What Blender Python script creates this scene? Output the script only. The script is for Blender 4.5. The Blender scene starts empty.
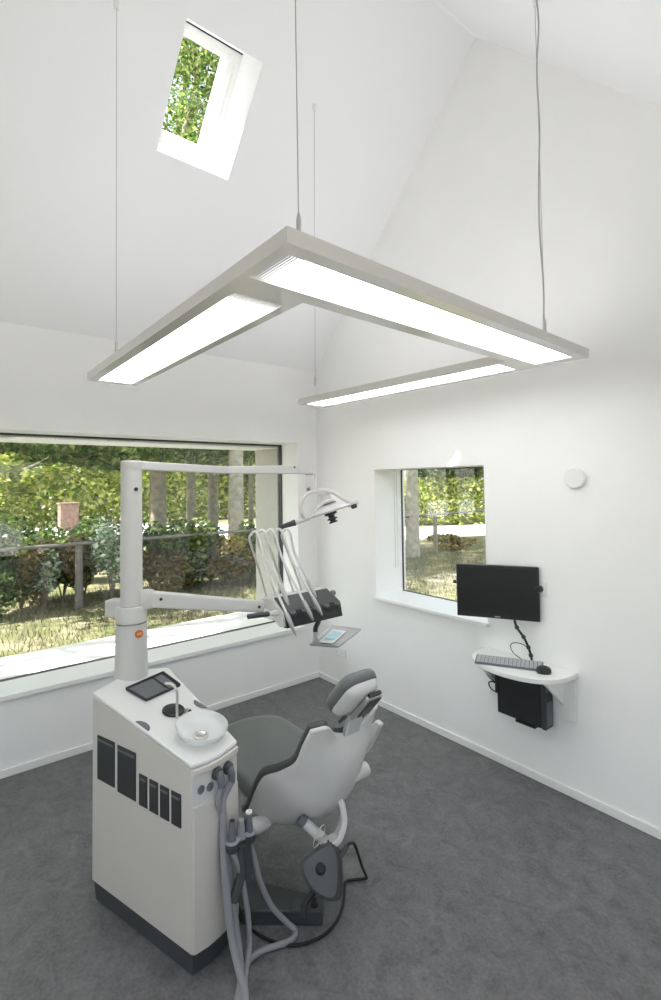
import bpy, bmesh, math, random
from mathutils import Vector, Matrix
sc = bpy.context.scene
COL = sc.collection
V = Vector
PI = math.pi

# ------------------------------------------------------------------ materials
def nodes_of(m):
    m.use_nodes = True
    nt = m.node_tree
    return nt, nt.nodes, nt.links, nt.nodes['Principled BSDF']

def mat(name, col, rough=0.5, metal=0.0, spec=0.5, noise=0.0, nscale=20.0, bump=0.0, bscale=200.0, coat=0.0):
    m = bpy.data.materials.new(name)
    nt, N, L, b = nodes_of(m)
    b.inputs['Base Color'].default_value = (*col, 1)
    b.inputs['Roughness'].default_value = rough
    b.inputs['Metallic'].default_value = metal
    b.inputs['Specular IOR Level'].default_value = spec
    b.inputs['Coat Weight'].default_value = coat
    tc = N.new('ShaderNodeTexCoord')
    if noise > 0:
        n = N.new('ShaderNodeTexNoise'); n.inputs['Scale'].default_value = nscale; n.inputs['Detail'].default_value = 4
        r = N.new('ShaderNodeValToRGB')
        r.color_ramp.elements[0].position = 0.3; r.color_ramp.elements[1].position = 0.7
        r.color_ramp.elements[0].color = (*[max(0, c*(1-noise)) for c in col], 1)
        r.color_ramp.elements[1].color = (*[min(1, c*(1+noise)) for c in col], 1)
        L.new(tc.outputs['Object'], n.inputs['Vector']); L.new(n.outputs['Fac'], r.inputs['Fac'])
        L.new(r.outputs['Color'], b.inputs['Base Color'])
    if bump > 0:
        n2 = N.new('ShaderNodeTexNoise'); n2.inputs['Scale'].default_value = bscale; n2.inputs['Detail'].default_value = 3
        bp = N.new('ShaderNodeBump'); bp.inputs['Strength'].default_value = bump; bp.inputs['Distance'].default_value = 0.002
        L.new(tc.outputs['Object'], n2.inputs['Vector']); L.new(n2.outputs['Fac'], bp.inputs['Height'])
        L.new(bp.outputs['Normal'], b.inputs['Normal'])
    return m

def leaf_mat(name, cols, trans=0.35):
    m = bpy.data.materials.new(name)
    m.use_nodes = True
    nt = m.node_tree; N = nt.nodes; L = nt.links
    N.clear()
    out = N.new('ShaderNodeOutputMaterial')
    g = N.new('ShaderNodeNewGeometry')
    r = N.new('ShaderNodeValToRGB')
    r.color_ramp.interpolation = 'LINEAR'
    els = r.color_ramp.elements
    for i, c in enumerate(cols):
        p = i/(len(cols)-1)
        if i == 0: e = els[0]
        elif i == len(cols)-1: e = els[-1]
        else: e = els.new(p)
        e.position = p; e.color = (*c, 1)
    d = N.new('ShaderNodeBsdfDiffuse'); t = N.new('ShaderNodeBsdfTranslucent')
    mx = N.new('ShaderNodeMixShader'); mx.inputs[0].default_value = trans
    L.new(g.outputs['Random Per Island'], r.inputs['Fac'])
    L.new(r.outputs['Color'], d.inputs['Color']); L.new(r.outputs['Color'], t.inputs['Color'])
    L.new(d.outputs[0], mx.inputs[1]); L.new(t.outputs[0], mx.inputs[2]); L.new(mx.outputs[0], out.inputs['Surface'])
    return m

def glass_mat(name, tint=(1, 1, 1), refl=0.5, rough=0.0, base=0.0):
    m = bpy.data.materials.new(name)
    m.use_nodes = True
    nt = m.node_tree; N = nt.nodes; L = nt.links
    N.clear()
    out = N.new('ShaderNodeOutputMaterial')
    lw = N.new('ShaderNodeLayerWeight'); lw.inputs['Blend'].default_value = 0.5
    fr = N.new('ShaderNodeMath'); fr.operation = 'POWER'; fr.inputs[1].default_value = 4.0
    L.new(lw.outputs['Facing'], fr.inputs[0])
    mul = N.new('ShaderNodeMath'); mul.operation = 'MULTIPLY_ADD'; mul.inputs[1].default_value = 0.6; mul.inputs[2].default_value = 0.04*refl+base; mul.use_clamp = True
    tr = N.new('ShaderNodeBsdfTransparent'); tr.inputs['Color'].default_value = (*tint, 1)
    gl = N.new('ShaderNodeBsdfGlossy'); gl.inputs['Roughness'].default_value = rough
    mx = N.new('ShaderNodeMixShader')
    L.new(fr.outputs[0], mul.inputs[0]); L.new(mul.outputs[0], mx.inputs[0])
    L.new(tr.outputs[0], mx.inputs[1]); L.new(gl.outputs[0], mx.inputs[2]); L.new(mx.outputs[0], out.inputs['Surface'])
    return m

def emit_mat(name, col, strength, stripes=0.0):
    m = bpy.data.materials.new(name)
    m.use_nodes = True
    nt = m.node_tree; N = nt.nodes; L = nt.links
    b = N['Principled BSDF']
    b.inputs['Base Color'].default_value = (0.85, 0.86, 0.88, 1)
    b.inputs['Roughness'].default_value = 0.25
    b.inputs['Emission Color'].default_value = (*col, 1)
    b.inputs['Emission Strength'].default_value = strength
    if stripes > 0:
        tc = N.new('ShaderNodeTexCoord')
        bp = N.new('ShaderNodeBump'); bp.inputs['Strength'].default_value = stripes; bp.inputs['Distance'].default_value = 0.003
        w = N.new('ShaderNodeTexWave'); w.inputs['Scale'].default_value = 30
        L.new(tc.outputs['Object'], w.inputs['Vector']); L.new(w.outputs['Fac'], bp.inputs['Height'])
        L.new(bp.outputs['Normal'], b.inputs['Normal'])
    return m

M = {}
M['wall'] = mat('wall_paint', (0.875, 0.87, 0.855), 0.9, spec=0.2, noise=0.012, nscale=3, bump=0.05, bscale=350)
M['ceil'] = mat('ceiling_paint', (0.87, 0.87, 0.875), 0.9, spec=0.2, bump=0.04, bscale=350)
M['trim'] = mat('white_lacquer', (0.84, 0.84, 0.82), 0.4)
M['sill'] = mat('white_stone_sill', (0.84, 0.84, 0.82), 0.35, noise=0.01, nscale=6)
M['ledge'] = mat('white_render', (0.72, 0.71, 0.68), 0.9, spec=0.1, noise=0.05, nscale=8)
M['black_frame'] = mat('anthracite_frame', (0.03, 0.03, 0.032), 0.5)
M['alu'] = mat('aluminium', (0.52, 0.52, 0.53), 0.38, metal=0.6)
M['steel'] = mat('brushed_steel', (0.62, 0.6, 0.57), 0.3, metal=1.0)
M['white_shell'] = mat('white_plastic', (0.63, 0.61, 0.605), 0.35, noise=0.004, nscale=2)
M['white_metal'] = mat('white_powder_coat', (0.57, 0.56, 0.545), 0.4, noise=0.004, nscale=2)
M['cab'] = mat('cabinet_enamel', (0.60, 0.57, 0.53), 0.4, noise=0.008, nscale=3)
M['cab_top'] = mat('cabinet_top_white', (0.70, 0.70, 0.69), 0.3)
M['plinth'] = mat('plinth_grey', (0.055, 0.06, 0.063), 0.55)
M['vent'] = mat('vent_black', (0.032, 0.034, 0.036), 0.5)
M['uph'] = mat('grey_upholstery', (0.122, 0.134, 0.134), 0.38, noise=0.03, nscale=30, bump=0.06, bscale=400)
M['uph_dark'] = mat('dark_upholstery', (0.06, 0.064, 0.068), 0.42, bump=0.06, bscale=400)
M['black'] = mat('black_plastic', (0.018, 0.018, 0.02), 0.42)
M['black_matt'] = mat('black_matt', (0.012, 0.012, 0.013), 0.6)
M['dgrey'] = mat('dark_grey_plastic', (0.05, 0.053, 0.058), 0.45)
M['mgrey'] = mat('grey_plastic', (0.13, 0.14, 0.16), 0.45)
M['hose'] = mat('grey_hose', (0.27, 0.27, 0.29), 0.45, noise=0.02, nscale=30)
M['hose_w'] = mat('white_hose', (0.72, 0.72, 0.71), 0.35)
M['lamp_frame'] = mat('champagne_lacquer', (0.62, 0.60, 0.57), 0.16, metal=0.0, coat=0.6)
M['lens'] = emit_mat('lamp_diffuser_glow', (0.97, 0.985, 1.0), 4.6, 0.5)
M['uplens'] = emit_mat('lamp_uplight_glow', (0.95, 0.95, 1.0), 2.8)
M['screen'] = mat('screen_black', (0.012, 0.012, 0.013), 0.32)
M['bowl'] = None
M['orange'] = mat('orange_badge', (0.62, 0.16, 0.03), 0.4)
M['pale_mark'] = mat('pale_badge_mark', (0.85, 0.55, 0.38), 0.4)
M['blue_paper'] = mat('pale_blue_film', (0.42, 0.66, 0.74), 0.35, noise=0.15, nscale=60)
M['paper'] = mat('white_paper', (0.82, 0.83, 0.83), 0.5)
M['keys'] = mat('keyboard_grey', (0.48, 0.49, 0.51), 0.5)
M['socket'] = mat('socket_white', (0.8, 0.8, 0.78), 0.35)
M['cord'] = mat('steel_cord', (0.42, 0.42, 0.42), 0.4, metal=0.6)
M['bark'] = mat('grey_bark', (0.22, 0.19, 0.135), 0.9, noise=0.35, nscale=9, bump=0.8, bscale=20)
M['bark_pale'] = mat('pale_bark', (0.37, 0.335, 0.27), 0.9, noise=0.3, nscale=7, bump=0.8, bscale=20)
M['rail'] = mat('weathered_rail', (0.16, 0.15, 0.135), 0.7, noise=0.2, nscale=8)
M['street'] = mat('pale_concrete_road', (0.62, 0.61, 0.58), 0.9, noise=0.06, nscale=1.5)
M['paving'] = mat('grey_paving', (0.34, 0.325, 0.31), 0.9, noise=0.1, nscale=2)
M['roof_tile'] = mat('grey_roof', (0.25, 0.26, 0.29), 0.7, noise=0.1, nscale=5)
M['brick'] = mat('red_brown_brick', (0.17, 0.105, 0.08), 0.85, noise=0.4, nscale=9)
M['house'] = mat('pale_house_wall', (0.6, 0.57, 0.52), 0.9, noise=0.1, nscale=2)
M['glass'] = glass_mat('window_glass', (0.95, 0.965, 0.95), 1.3)
M['sky_glass'] = glass_mat('skylight_glass', (0.96, 0.97, 0.96), 0.25)

G1 = leaf_mat('leaves_mid_green', [(0.03, 0.07, 0.012), (0.09, 0.17, 0.03), (0.19, 0.26, 0.07), (0.40, 0.43, 0.17)], 0.4)
G2 = leaf_mat('leaves_bright_green', [(0.08, 0.14, 0.02), (0.26, 0.36, 0.05), (0.45, 0.48, 0.12), (0.62, 0.60, 0.24)], 0.45)
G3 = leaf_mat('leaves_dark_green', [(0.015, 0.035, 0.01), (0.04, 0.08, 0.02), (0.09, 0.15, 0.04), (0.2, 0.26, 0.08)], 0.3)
G4 = leaf_mat('leaves_russet', [(0.05, 0.06, 0.02), (0.16, 0.10, 0.05), (0.20, 0.20, 0.06), (0.34, 0.22, 0.12)], 0.3)
G5 = leaf_mat('petals_white_green', [(0.07, 0.13, 0.05), (0.15, 0.25, 0.1), (0.55, 0.62, 0.5), (0.85, 0.87, 0.8)], 0.3)
G6 = leaf_mat('grass_blades', [(0.07, 0.08, 0.035), (0.12, 0.125, 0.055), (0.20, 0.18, 0.12), (0.30, 0.265, 0.21)], 0.3)

# floor: mottled grey linoleum
def floor_mat():
    m = bpy.data.materials.new('marbled_grey_linoleum')
    nt, N, L, b = nodes_of(m)
    tc = N.new('ShaderNodeTexCoord')
    n1 = N.new('ShaderNodeTexNoise'); n1.inputs['Scale'].default_value = 10; n1.inputs['Detail'].default_value = 8; n1.inputs['Roughness'].default_value = 0.7; n1.inputs['Distortion'].default_value = 1.0
    n2 = N.new('ShaderNodeTexNoise'); n2.inputs['Scale'].default_value = 75; n2.inputs['Detail'].default_value = 3
    mp = N.new('ShaderNodeMapping'); mp.inputs['Scale'].default_value = (1.0, 0.85, 1.0)
    L.new(tc.outputs['Object'], mp.inputs['Vector'])
    L.new(mp.outputs['Vector'], n1.inputs['Vector']); L.new(mp.outputs['Vector'], n2.inputs['Vector'])
    mx = N.new('ShaderNodeMath'); mx.operation = 'MULTIPLY_ADD'; mx.inputs[1].default_value = 0.35
    L.new(n2.outputs['Fac'], mx.inputs[0])
    m2 = N.new('ShaderNodeMath'); m2.operation = 'MULTIPLY'; m2.inputs[1].default_value = 0.65
    L.new(n1.outputs['Fac'], m2.inputs[0]); L.new(m2.outputs[0], mx.inputs[2])
    r = N.new('ShaderNodeValToRGB'); e = r.color_ramp.elements
    e[0].position = 0.34; e[0].color = (0.090, 0.089, 0.091, 1)
    e[1].position = 0.66; e[1].color = (0.20, 0.198, 0.202, 1)
    L.new(mx.outputs[0], r.inputs['Fac']); L.new(r.outputs['Color'], b.inputs['Base Color'])
    b.inputs['Roughness'].default_value = 0.5
    b.inputs['Specular IOR Level'].default_value = 0.35
    return m
M['floor'] = floor_mat()

def ground_mat():
    m = bpy.data.materials.new('dry_lawn')
    nt, N, L, b = nodes_of(m)
    tc = N.new('ShaderNodeTexCoord')
    n1 = N.new('ShaderNodeTexNoise'); n1.inputs['Scale'].default_value = 2.2; n1.inputs['Detail'].default_value = 9; n1.inputs['Roughness'].default_value = 0.75
    r = N.new('ShaderNodeValToRGB'); e = r.color_ramp.elements
    e[0].position = 0.34; e[0].color = (0.09, 0.11, 0.035, 1)
    e[1].position = 0.66; e[1].color = (0.30, 0.25, 0.18, 1)
    k = e.new(0.5); k.color = (0.14, 0.135, 0.07, 1)
    L.new(tc.outputs['Object'], n1.inputs['Vector']); L.new(n1.outputs['Fac'], r.inputs['Fac'])
    L.new(r.outputs['Color'], b.inputs['Base Color'])
    b.inputs['Roughness'].default_value = 0.95; b.inputs['Specular IOR Level'].default_value = 0.1
    return m
M['lawn'] = ground_mat()

def frosted():
    m = bpy.data.materials.new('clear_glass_bowl')
    m.use_nodes = True
    nt = m.node_tree; N = nt.nodes; L = nt.links
    N.clear()
    out = N.new('ShaderNodeOutputMaterial')
    tr = N.new('ShaderNodeBsdfTransparent'); tr.inputs['Color'].default_value = (0.95, 0.96, 0.955, 1)
    df = N.new('ShaderNodeBsdfDiffuse'); df.inputs['Color'].default_value = (0.86, 0.87, 0.865, 1)
    gl = N.new('ShaderNodeBsdfGlossy'); gl.inputs['Roughness'].default_value = 0.08
    lw = N.new('ShaderNodeMath'); lw.operation = 'POWER'; lw.inputs[1].default_value = 4.0
    lf = N.new('ShaderNodeLayerWeight'); lf.inputs['Blend'].default_value = 0.5; L.new(lf.outputs['Facing'], lw.inputs[0])
    a = N.new('ShaderNodeMixShader'); a.inputs[0].default_value = 0.5
    L.new(tr.outputs[0], a.inputs[1]); L.new(df.outputs[0], a.inputs[2])
    c = N.new('ShaderNodeMixShader')
    L.new(lw.outputs[0], c.inputs[0]); L.new(a.outputs[0], c.inputs[1]); L.new(gl.outputs[0], c.inputs[2])
    L.new(c.outputs[0], out.inputs['Surface'])
    return m
M['bowl'] = frosted()

# ------------------------------------------------------------------ mesh helpers
class MB:
    def __init__(s): s.v = []; s.f = []
    def add(s, vs, fs):
        o = len(s.v)
        s.v += [V(p) for p in vs]; s.f += [tuple(i+o for i in f) for f in fs]
        return s
    def box(s, c, d, ax=None):
        """c centre, d full sizes, ax three axes"""
        c = V(c); ax = ax or (V((1, 0, 0)), V((0, 1, 0)), V((0, 0, 1)))
        ps = []
        for k in (-1, 1):
            for j in (-1, 1):
                for i in (-1, 1):
                    ps.append(c + ax[0]*(i*d[0]/2) + ax[1]*(j*d[1]/2) + ax[2]*(k*d[2]/2))
        return s.add(ps, [(0, 2, 3, 1), (4, 5, 7, 6), (0, 1, 5, 4), (2, 6, 7, 3), (0, 4, 6, 2), (1, 3, 7, 5)])
    def bx(s, x0, x1, y0, y1, z0, z1):
        return s.box(((x0+x1)/2, (y0+y1)/2, (z0+z1)/2), (abs(x1-x0), abs(y1-y0), abs(z1-z0)))
    def prism(s, low, high):
        n = len(low)
        fs = [tuple(range(n))[::-1], tuple(range(n, 2*n))] + [(i, (i+1) % n, n+(i+1) % n, n+i) for i in range(n)]
        return s.add(list(low)+list(high), fs)
    def loft(s, rings, closed=True, caps=True):
        n = len(rings[0]); vs = [p for r in rings for p in r]; fs = []
        for a in range(len(rings)-1):
            for i in range(n if closed else n-1):
                j = (i+1) % n
                fs.append((a*n+i, a*n+j, (a+1)*n+j, (a+1)*n+i))
        if caps and closed:
            fs.append(tuple(range(n))[::-1]); fs.append(tuple((len(rings)-1)*n+i for i in range(n)))
        return s.add(vs, fs)
    def tube(s, pts, r, n=10, smooth=0, caps=True):
        pts = [V(p) for p in pts]
        if smooth: pts = spline(pts, smooth)
        rr = r if isinstance(r, (list, tuple)) else [r]*len(pts)
        if len(rr) != len(pts):
            rr = [rr[0] + (rr[-1]-rr[0])*i/(len(pts)-1) for i in range(len(pts))]
        t0 = (pts[1]-pts[0]).normalized()
        up = V((0, 0, 1)) if abs(t0.z) < 0.9 else V((1, 0, 0))
        a = t0.cross(up).normalized(); rings = []
        for i, p in enumerate(pts):
            if i == 0: t = pts[1]-pts[0]
            elif i == len(pts)-1: t = pts[-1]-pts[-2]
            else: t = (pts[i+1]-pts[i]).normalized()+(pts[i]-pts[i-1]).normalized()
            t.normalize()
            a = (a - t*a.dot(t)).normalized(); b = t.cross(a)
            rings.append([p + (a*math.cos(2*PI*k/n)+b*math.sin(2*PI*k/n))*rr[i] for k in range(n)])
        return s.loft(rings, True, caps)
    def lathe(s, c, prof, axis=(0, 0, 1), n=28, sx=1.0, sy=1.0, xdir=None, close=False):
        c = V(c); w = V(axis).normalized()
        a = V(xdir) if xdir else (V((1, 0, 0)) if abs(w.x) < 0.9 else V((0, 1, 0)))
        a = (a - w*a.dot(w)).normalized(); b = w.cross(a)
        rings = [[c + w*h + (a*math.cos(2*PI*k/n)*sx + b*math.sin(2*PI*k/n)*sy)*r for k in range(n)] for r, h in prof]
        if close: rings.append(rings[0])
        return s.loft(rings, True, not close)
    def grid_closed(s, A, B):
        """two matching grids (rows x cols) joined into a closed slab"""
        R = len(A); Cn = len(A[0])
        vs = [p for r in A for p in r]+[p for r in B for p in r]; o = R*Cn; fs = []
        for i in range(R-1):
            for j in range(Cn-1):
                q = (i*Cn+j, i*Cn+j+1, (i+1)*Cn+j+1, (i+1)*Cn+j)
                fs.append(q); fs.append(tuple(k+o for k in q[::-1]))
        for i in range(R-1):
            for j in (0, Cn-1):
                q = (i*Cn+j, (i+1)*Cn+j, (i+1)*Cn+j+o, i*Cn+j+o); fs.append(q)
        for j in range(Cn-1):
            for i in (0, R-1):
                q = (i*Cn+j, i*Cn+j+1, i*Cn+j+1+o, i*Cn+j+o); fs.append(q)
        return s.add(vs, fs)

def spline(p, k):
    out = []
    for i in range(len(p)-1):
        a = p[i-1] if i > 0 else p[i]*2-p[i+1]
        b, c = p[i], p[i+1]
        d = p[i+2] if i+2 < len(p) else p[i+1]*2-p[i]
        for j in range(k):
            t = j/k
            out.append(0.5*((2*b)+(c-a)*t+(2*a-5*b+4*c-d)*t*t+(3*b-a-3*c+d)*t**3))
    out.append(p[-1]); return out

WL = {}
def wl(o): return WL.get(o.name, V((0, 0, 0)))

def obj(name, mb, m, parent=None, bevel=0.0, seg=2, smooth=True, angle=35, sub=0, fix=True):
    me = bpy.data.meshes.new(name)
    if parent is None:
        xs = [p.x for p in mb.v]; ys = [p.y for p in mb.v]; zs = [p.z for p in mb.v]
        org = V(((min(xs)+max(xs))/2, (min(ys)+max(ys))/2, min(zs)))
    else: org = wl(parent)
    me.from_pydata([tuple(p-org) for p in mb.v], [], mb.f); me.update()
    if fix:
        bm = bmesh.new(); bm.from_mesh(me); bmesh.ops.recalc_face_normals(bm, faces=bm.faces); bm.to_mesh(me); bm.free()
    if smooth:
        for p in me.polygons: p.use_smooth = True
        me.set_sharp_from_angle(angle=math.radians(angle))
    me.materials.append(m)
    o = bpy.data.objects.new(name, me); COL.objects.link(o)
    if parent is None: o.location = org
    else: o.parent = parent
    WL[o.name] = org
    if bevel > 0:
        b = o.modifiers.new('bevel', 'BEVEL'); b.width = bevel; b.segments = seg; b.limit_method = 'ANGLE'; b.angle_limit = math.radians(40)
        b.harden_normals = False
    if sub:
        s = o.modifiers.new('sub', 'SUBSURF'); s.levels = sub; s.render_levels = sub
    return o

def thing(name, label, cat, loc, group=None):
    o = bpy.data.objects.new(name, None); COL.objects.link(o)
    o.location = loc; o.empty_display_size = 0.1
    o['label'] = label; o['category'] = cat
    if group: o['group'] = group
    WL[o.name] = V(loc); return o

def tag(o, label, cat, group=None, kind=None):
    o['label'] = label; o['category'] = cat
    if group: o['group'] = group
    if kind: o['kind'] = kind
    return o

def struct(name, mb, m, parent=None, label=None, cat=None, **k):
    o = obj(name, mb, m, parent, **k)
    if parent is None:
        o['kind'] = 'structure'
        if label: o['label'] = label; o['category'] = cat
    return o

def sthing(name, loc, label, cat):
    o = thing(name, label, cat, loc); o['kind'] = 'structure'; return o

# ================================================================== ROOM SHELL
XB, YF = -5.2, -4.5           # far ends of the room behind the camera
mb = MB().bx(XB, 0, YF, 0, -0.12, 0)
struct('floor', mb, M['floor'], label='dark grey marbled linoleum floor', cat='floor', smooth=False)

def roof_z(y): return 3.02-1.067*y if y > -1.95 else 5.1+1.067*(y+1.95)

# window wall (Y = 0): opening X -3.2..-0.2, z 0.503..2.295 inside; a little narrower outside
wmb = MB()
for (y0, y1, xr, zt, zb) in ((0, 0.325, -0.236, 2.295, 0.503), (0.325, 0.76, -0.250, 2.265, 0.50)):
    wmb.bx(XB, -3.2, y0, y1, -0.1, 3.02); wmb.bx(xr, 0.38, y0, y1, -0.1, 3.02)
    wmb.bx(-3.2, xr, y0, y1, zt, 3.02); wmb.bx(-3.2, xr, y0, y1, -0.1, zb)
struct('wall_left', wmb, M['wall'], label='white wall with the wide picture window', cat='wall', smooth=False)

# gable wall (X = 0): opening Y -1.928..-0.823, z 0.91..2.014
YO0, YO1, ZO0, ZO1 = -1.928, -0.823, 0.905, 2.014
def gable(x):
    return None
g = MB()
T = 0.38
def slab(poly):               # poly of (y, z) -> prism in X
    g.prism([V((0, y, z)) for y, z in poly], [V((T, y, z)) for y, z in poly])
slab([(YO1, -0.1), (0, -0.1), (0, 3.02), (YO1, 3.02)])
slab([(YF, -0.1), (YO0, -0.1), (YO0, 3.02), (YF, 3.02)])
slab([(YO0, -0.1), (YO1, -0.1), (YO1, ZO0), (YO0, ZO0)])
slab([(YO0, ZO1), (YO1, ZO1), (YO1, 3.02), (YO0, 3.02)])
slab([(YF, 3.02), (0, 3.02), (-1.95, 5.1)])
struct('wall_right', g, M['wall'], label='white gable wall with the small window and the computer shelf', cat='wall', smooth=False)

# back walls, out of the frame
mb = MB()
WY0, WY1, WZ0, WZ1 = -3.0, -1.2, 0.8, 2.3
def bslab(poly): mb.prism([V((XB-.25, y, z)) for y, z in poly], [V((XB, y, z)) for y, z in poly])
bslab([(WY1, -0.1), (0, -0.1), (0, 3.02), (WY1, 3.02)]); bslab([(YF, -0.1), (WY0, -0.1), (WY0, 3.02), (YF, 3.02)])
bslab([(WY0, -0.1), (WY1, -0.1), (WY1, WZ0), (WY0, WZ0)]); bslab([(WY0, WZ1), (WY1, WZ1), (WY1, 3.02), (WY0, 3.02)])
bslab([(YF, 3.02), (0, 3.02), (-1.95, 5.1)])
struct('wall_back', mb, M['wall'], smooth=False)
FX0, FX1, FZ0, FZ1 = -4.5, -1.5, 0.8, 2.35
mb = MB().bx(XB, FX0, YF-.2, YF, -0.1, 3.02).bx(FX1, 0.38, YF-.2, YF, -0.1, 3.02).bx(FX0, FX1, YF-.2, YF, -0.1, FZ0).bx(FX0, FX1, YF-.2, YF, FZ1, 3.02)
struct('wall_front', mb, M['wall'], smooth=False)

# sloped ceilings; the left one has the skylight opening
rn = V((0, 1.067, 1)).normalized(); rs = V((0, -1, 1.067)).normalized()   # normal (outwards), up-slope
def rp(x, y, off=0.0): return V((x, y, 3.02-1.067*y)) + rn*off
SX0, SX1, SY0, SY1 = -1.94, -1.447, -1.398, -0.922
mb = MB(); RT = 0.42
def rslab(x0, x1, y0, y1):
    a = [rp(x0, y0), rp(x1, y0), rp(x1, y1), rp(x0, y1)]
    mb.prism(a, [p+rn*RT for p in a])
rslab(XB, SX0, -1.95, 0.0); rslab(SX1, 0.38, -1.95, 0.0)
rslab(SX0, SX1, -1.95, SY0); rslab(SX0, SX1, SY1, 0.0)
struct('ceiling', mb, M['ceil'], label='sloped white ceiling with the skylight', cat='ceiling', smooth=False)
mb = MB(); rn2 = V((0, -1.067, 1)).normalized()
a = [V((XB, YF, roof_z(YF))), V((0.38, YF, roof_z(YF))), V((0.38, -1.95, 5.1)), V((XB, -1.95, 5.1))]
mb.prism(a, [p+rn2*0.3 for p in a])
struct('ceiling.001', mb, M['ceil'], label='sloped white ceiling at upper right', cat='ceiling', smooth=False)
# knee wall strip closing the wall on the far side up to the slope
mb = MB().bx(XB, 0.38, YF-.2, YF, 2.2, 3.02)

# skylight
sk = sthing('window_3', rp(-1.69, -1.16, 0.3), 'small white-framed skylight in the sloped ceiling', 'window')
def rframe(b, x0, x1, y0, y1, w, o0, o1):
    """frame ring lying in the roof slope; y along plan"""
    k = 1/math.sqrt(1+1.067**2)
    wy = w*k
    for (xa, xb, ya, yb) in ((x0, x0+w, y0, y1), (x1-w, x1, y0, y1), (x0+w, x1-w, y0, y0+wy), (x0+w, x1-w, y1-wy, y1)):
        q = [rp(xa, ya, o0), rp(xb, ya, o0), rp(xb, yb, o0), rp(xa, yb, o0)]
        b.prism(q, [p+rn*(o1-o0) for p in q])
f = MB(); rframe(f, SX0, SX1, SY0, SY1, 0.03, 0.345, 0.42)
obj('frame', f, M['trim'], sk, smooth=False)
f = MB(); rframe(f, SX0+.008, SX1-.008, SY0+.006, SY1-.006, 0.07, 0.36, 0.42)
sash = obj('sash', f, M['trim'], sk, bevel=0.004)
q = [rp(SX0+.002, SY0+.001, 0.338), rp(SX1-.002, SY0+.001, 0.338), rp(SX1-.002, SY0+.006, 0.338), rp(SX0+.002, SY0+.006, 0.338)]
obj('seal', MB().prism(q, [p+rn*.02 for p in q]), M['black_matt'], sk)
q = [rp(SX0+.07, SY0+.04, 0.39), rp(SX1-.07, SY0+.04, 0.39), rp(SX1-.07, SY1-.04, 0.39), rp(SX0+.07, SY1-.04, 0.39)]
obj('glass', MB().prism(q, [p+rn*.006 for p in q]), M['sky_glass'], sk, smooth=False)
f = MB(); rframe(f, SX0-.05, SX1+.05, SY0-.04, SY1+.04, 0.12, 0.42, 0.52)
obj('outer_lining', f, M['trim'], sk, smooth=False)

# picture window
w1 = sthing('window_1', (-1.7, 0.29, 0.535), 'wide picture window looking onto the garden', 'window')
f = MB()
f.bx(-3.2, -0.236, 0.27, 0.32, 2.282, 2.297); f.bx(-3.2, -0.205, 0.27, 0.32, 0.52, 0.536)
f.bx(-0.246, -0.236, 0.27, 0.32, 0.535, 2.295); f.bx(-3.2, -3.16, 0.27, 0.32, 0.535, 2.282)
obj('frame', f, M['black_frame'], w1, smooth=False)
obj('glass', MB().bx(-3.16, -0.246, 0.29, 0.30, 0.536, 2.282), M['glass'], w1, smooth=False)
struct('trim_1', MB().bx(-3.3, -0.2, -0.035, 0.275, 0.503, 0.535), M['sill'], label='white inner sill board under the picture window', cat='window sill', bevel=0.003)
struct('trim_3', MB().bx(-3.6, 0.3, 0.30, 1.02, 0.40, 0.497), M['ledge'], label='white outer ledge in front of the picture window', cat='ledge', bevel=0.01)

M['render_shade'] = mat('shade_grey_render', (0.40, 0.39, 0.35), 0.95, spec=0.1, noise=0.04, nscale=10)  # tree shade on the outer reveal is painted into this grey
struct('shade_panel', MB().bx(-0.258, -0.2495, 0.322, 0.76, 0.498, 2.264), M['render_shade'], label='outer reveal panel greyed to imitate tree shade, right of the picture window', cat='window reveal', smooth=False)
# small window
w2 = sthing('window_2', (0.34, -1.38, 0.93), 'small window in the gable wall behind the monitor', 'window')
f = MB()
f.bx(0.335, 0.352, YO1-.005, YO1, 0.93, ZO1); f.bx(0.335, 0.352, YO0, YO0+.005, 0.93, ZO1)
f.bx(0.335, 0.352, YO0, YO1, ZO1-.004, ZO1); f.bx(0.335, 0.352, YO0, YO1, 0.92, 0.926)
obj('frame', f, M['black_frame'], w2, smooth=False)
obj('glass', MB().bx(0.34, 0.35, YO0+.005, YO1-.005, 0.926, ZO1-.004), M['glass'], w2, smooth=False)
f = MB().bx(0.245, 0.25, YO1-.006, YO1, 1.14, ZO1); f.bx(0.275, 0.28, YO1-.006, YO1, 1.14, ZO1); f.bx(0.245, 0.28, YO1-.006, YO1, 1.135, 1.14)
obj('blind_guide', f, M['socket'], w2, smooth=False)
struct('trim_2', MB().bx(-0.035, 0.33, -1.945, -0.845+.022, 0.897, 0.922), M['sill'], label='white inner sill board of the small window', cat='window sill', bevel=0.003)

# unseen window added in the back wall for fill daylight
w4 = sthing('fill_window_1', (XB-.12, -2.02, WZ0), 'unseen window added opposite the gable for fill daylight', 'window')
f = MB(); f.bx(XB-.16, XB-.1, WY0, WY0+.05, WZ0, WZ1); f.bx(XB-.16, XB-.1, WY1-.05, WY1, WZ0, WZ1); f.bx(XB-.16, XB-.1, WY0+.05, WY1-.05, WZ0, WZ0+.05); f.bx(XB-.16, XB-.1, WY0+.05, WY1-.05, WZ1-.05, WZ1)
obj('frame', f, M['black_frame'], w4, smooth=False)
obj('glass', MB().bx(XB-.134, XB-.126, WY0+.05, WY1-.05, WZ0+.05, WZ1-.05), M['glass'], w4, smooth=False)

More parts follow.
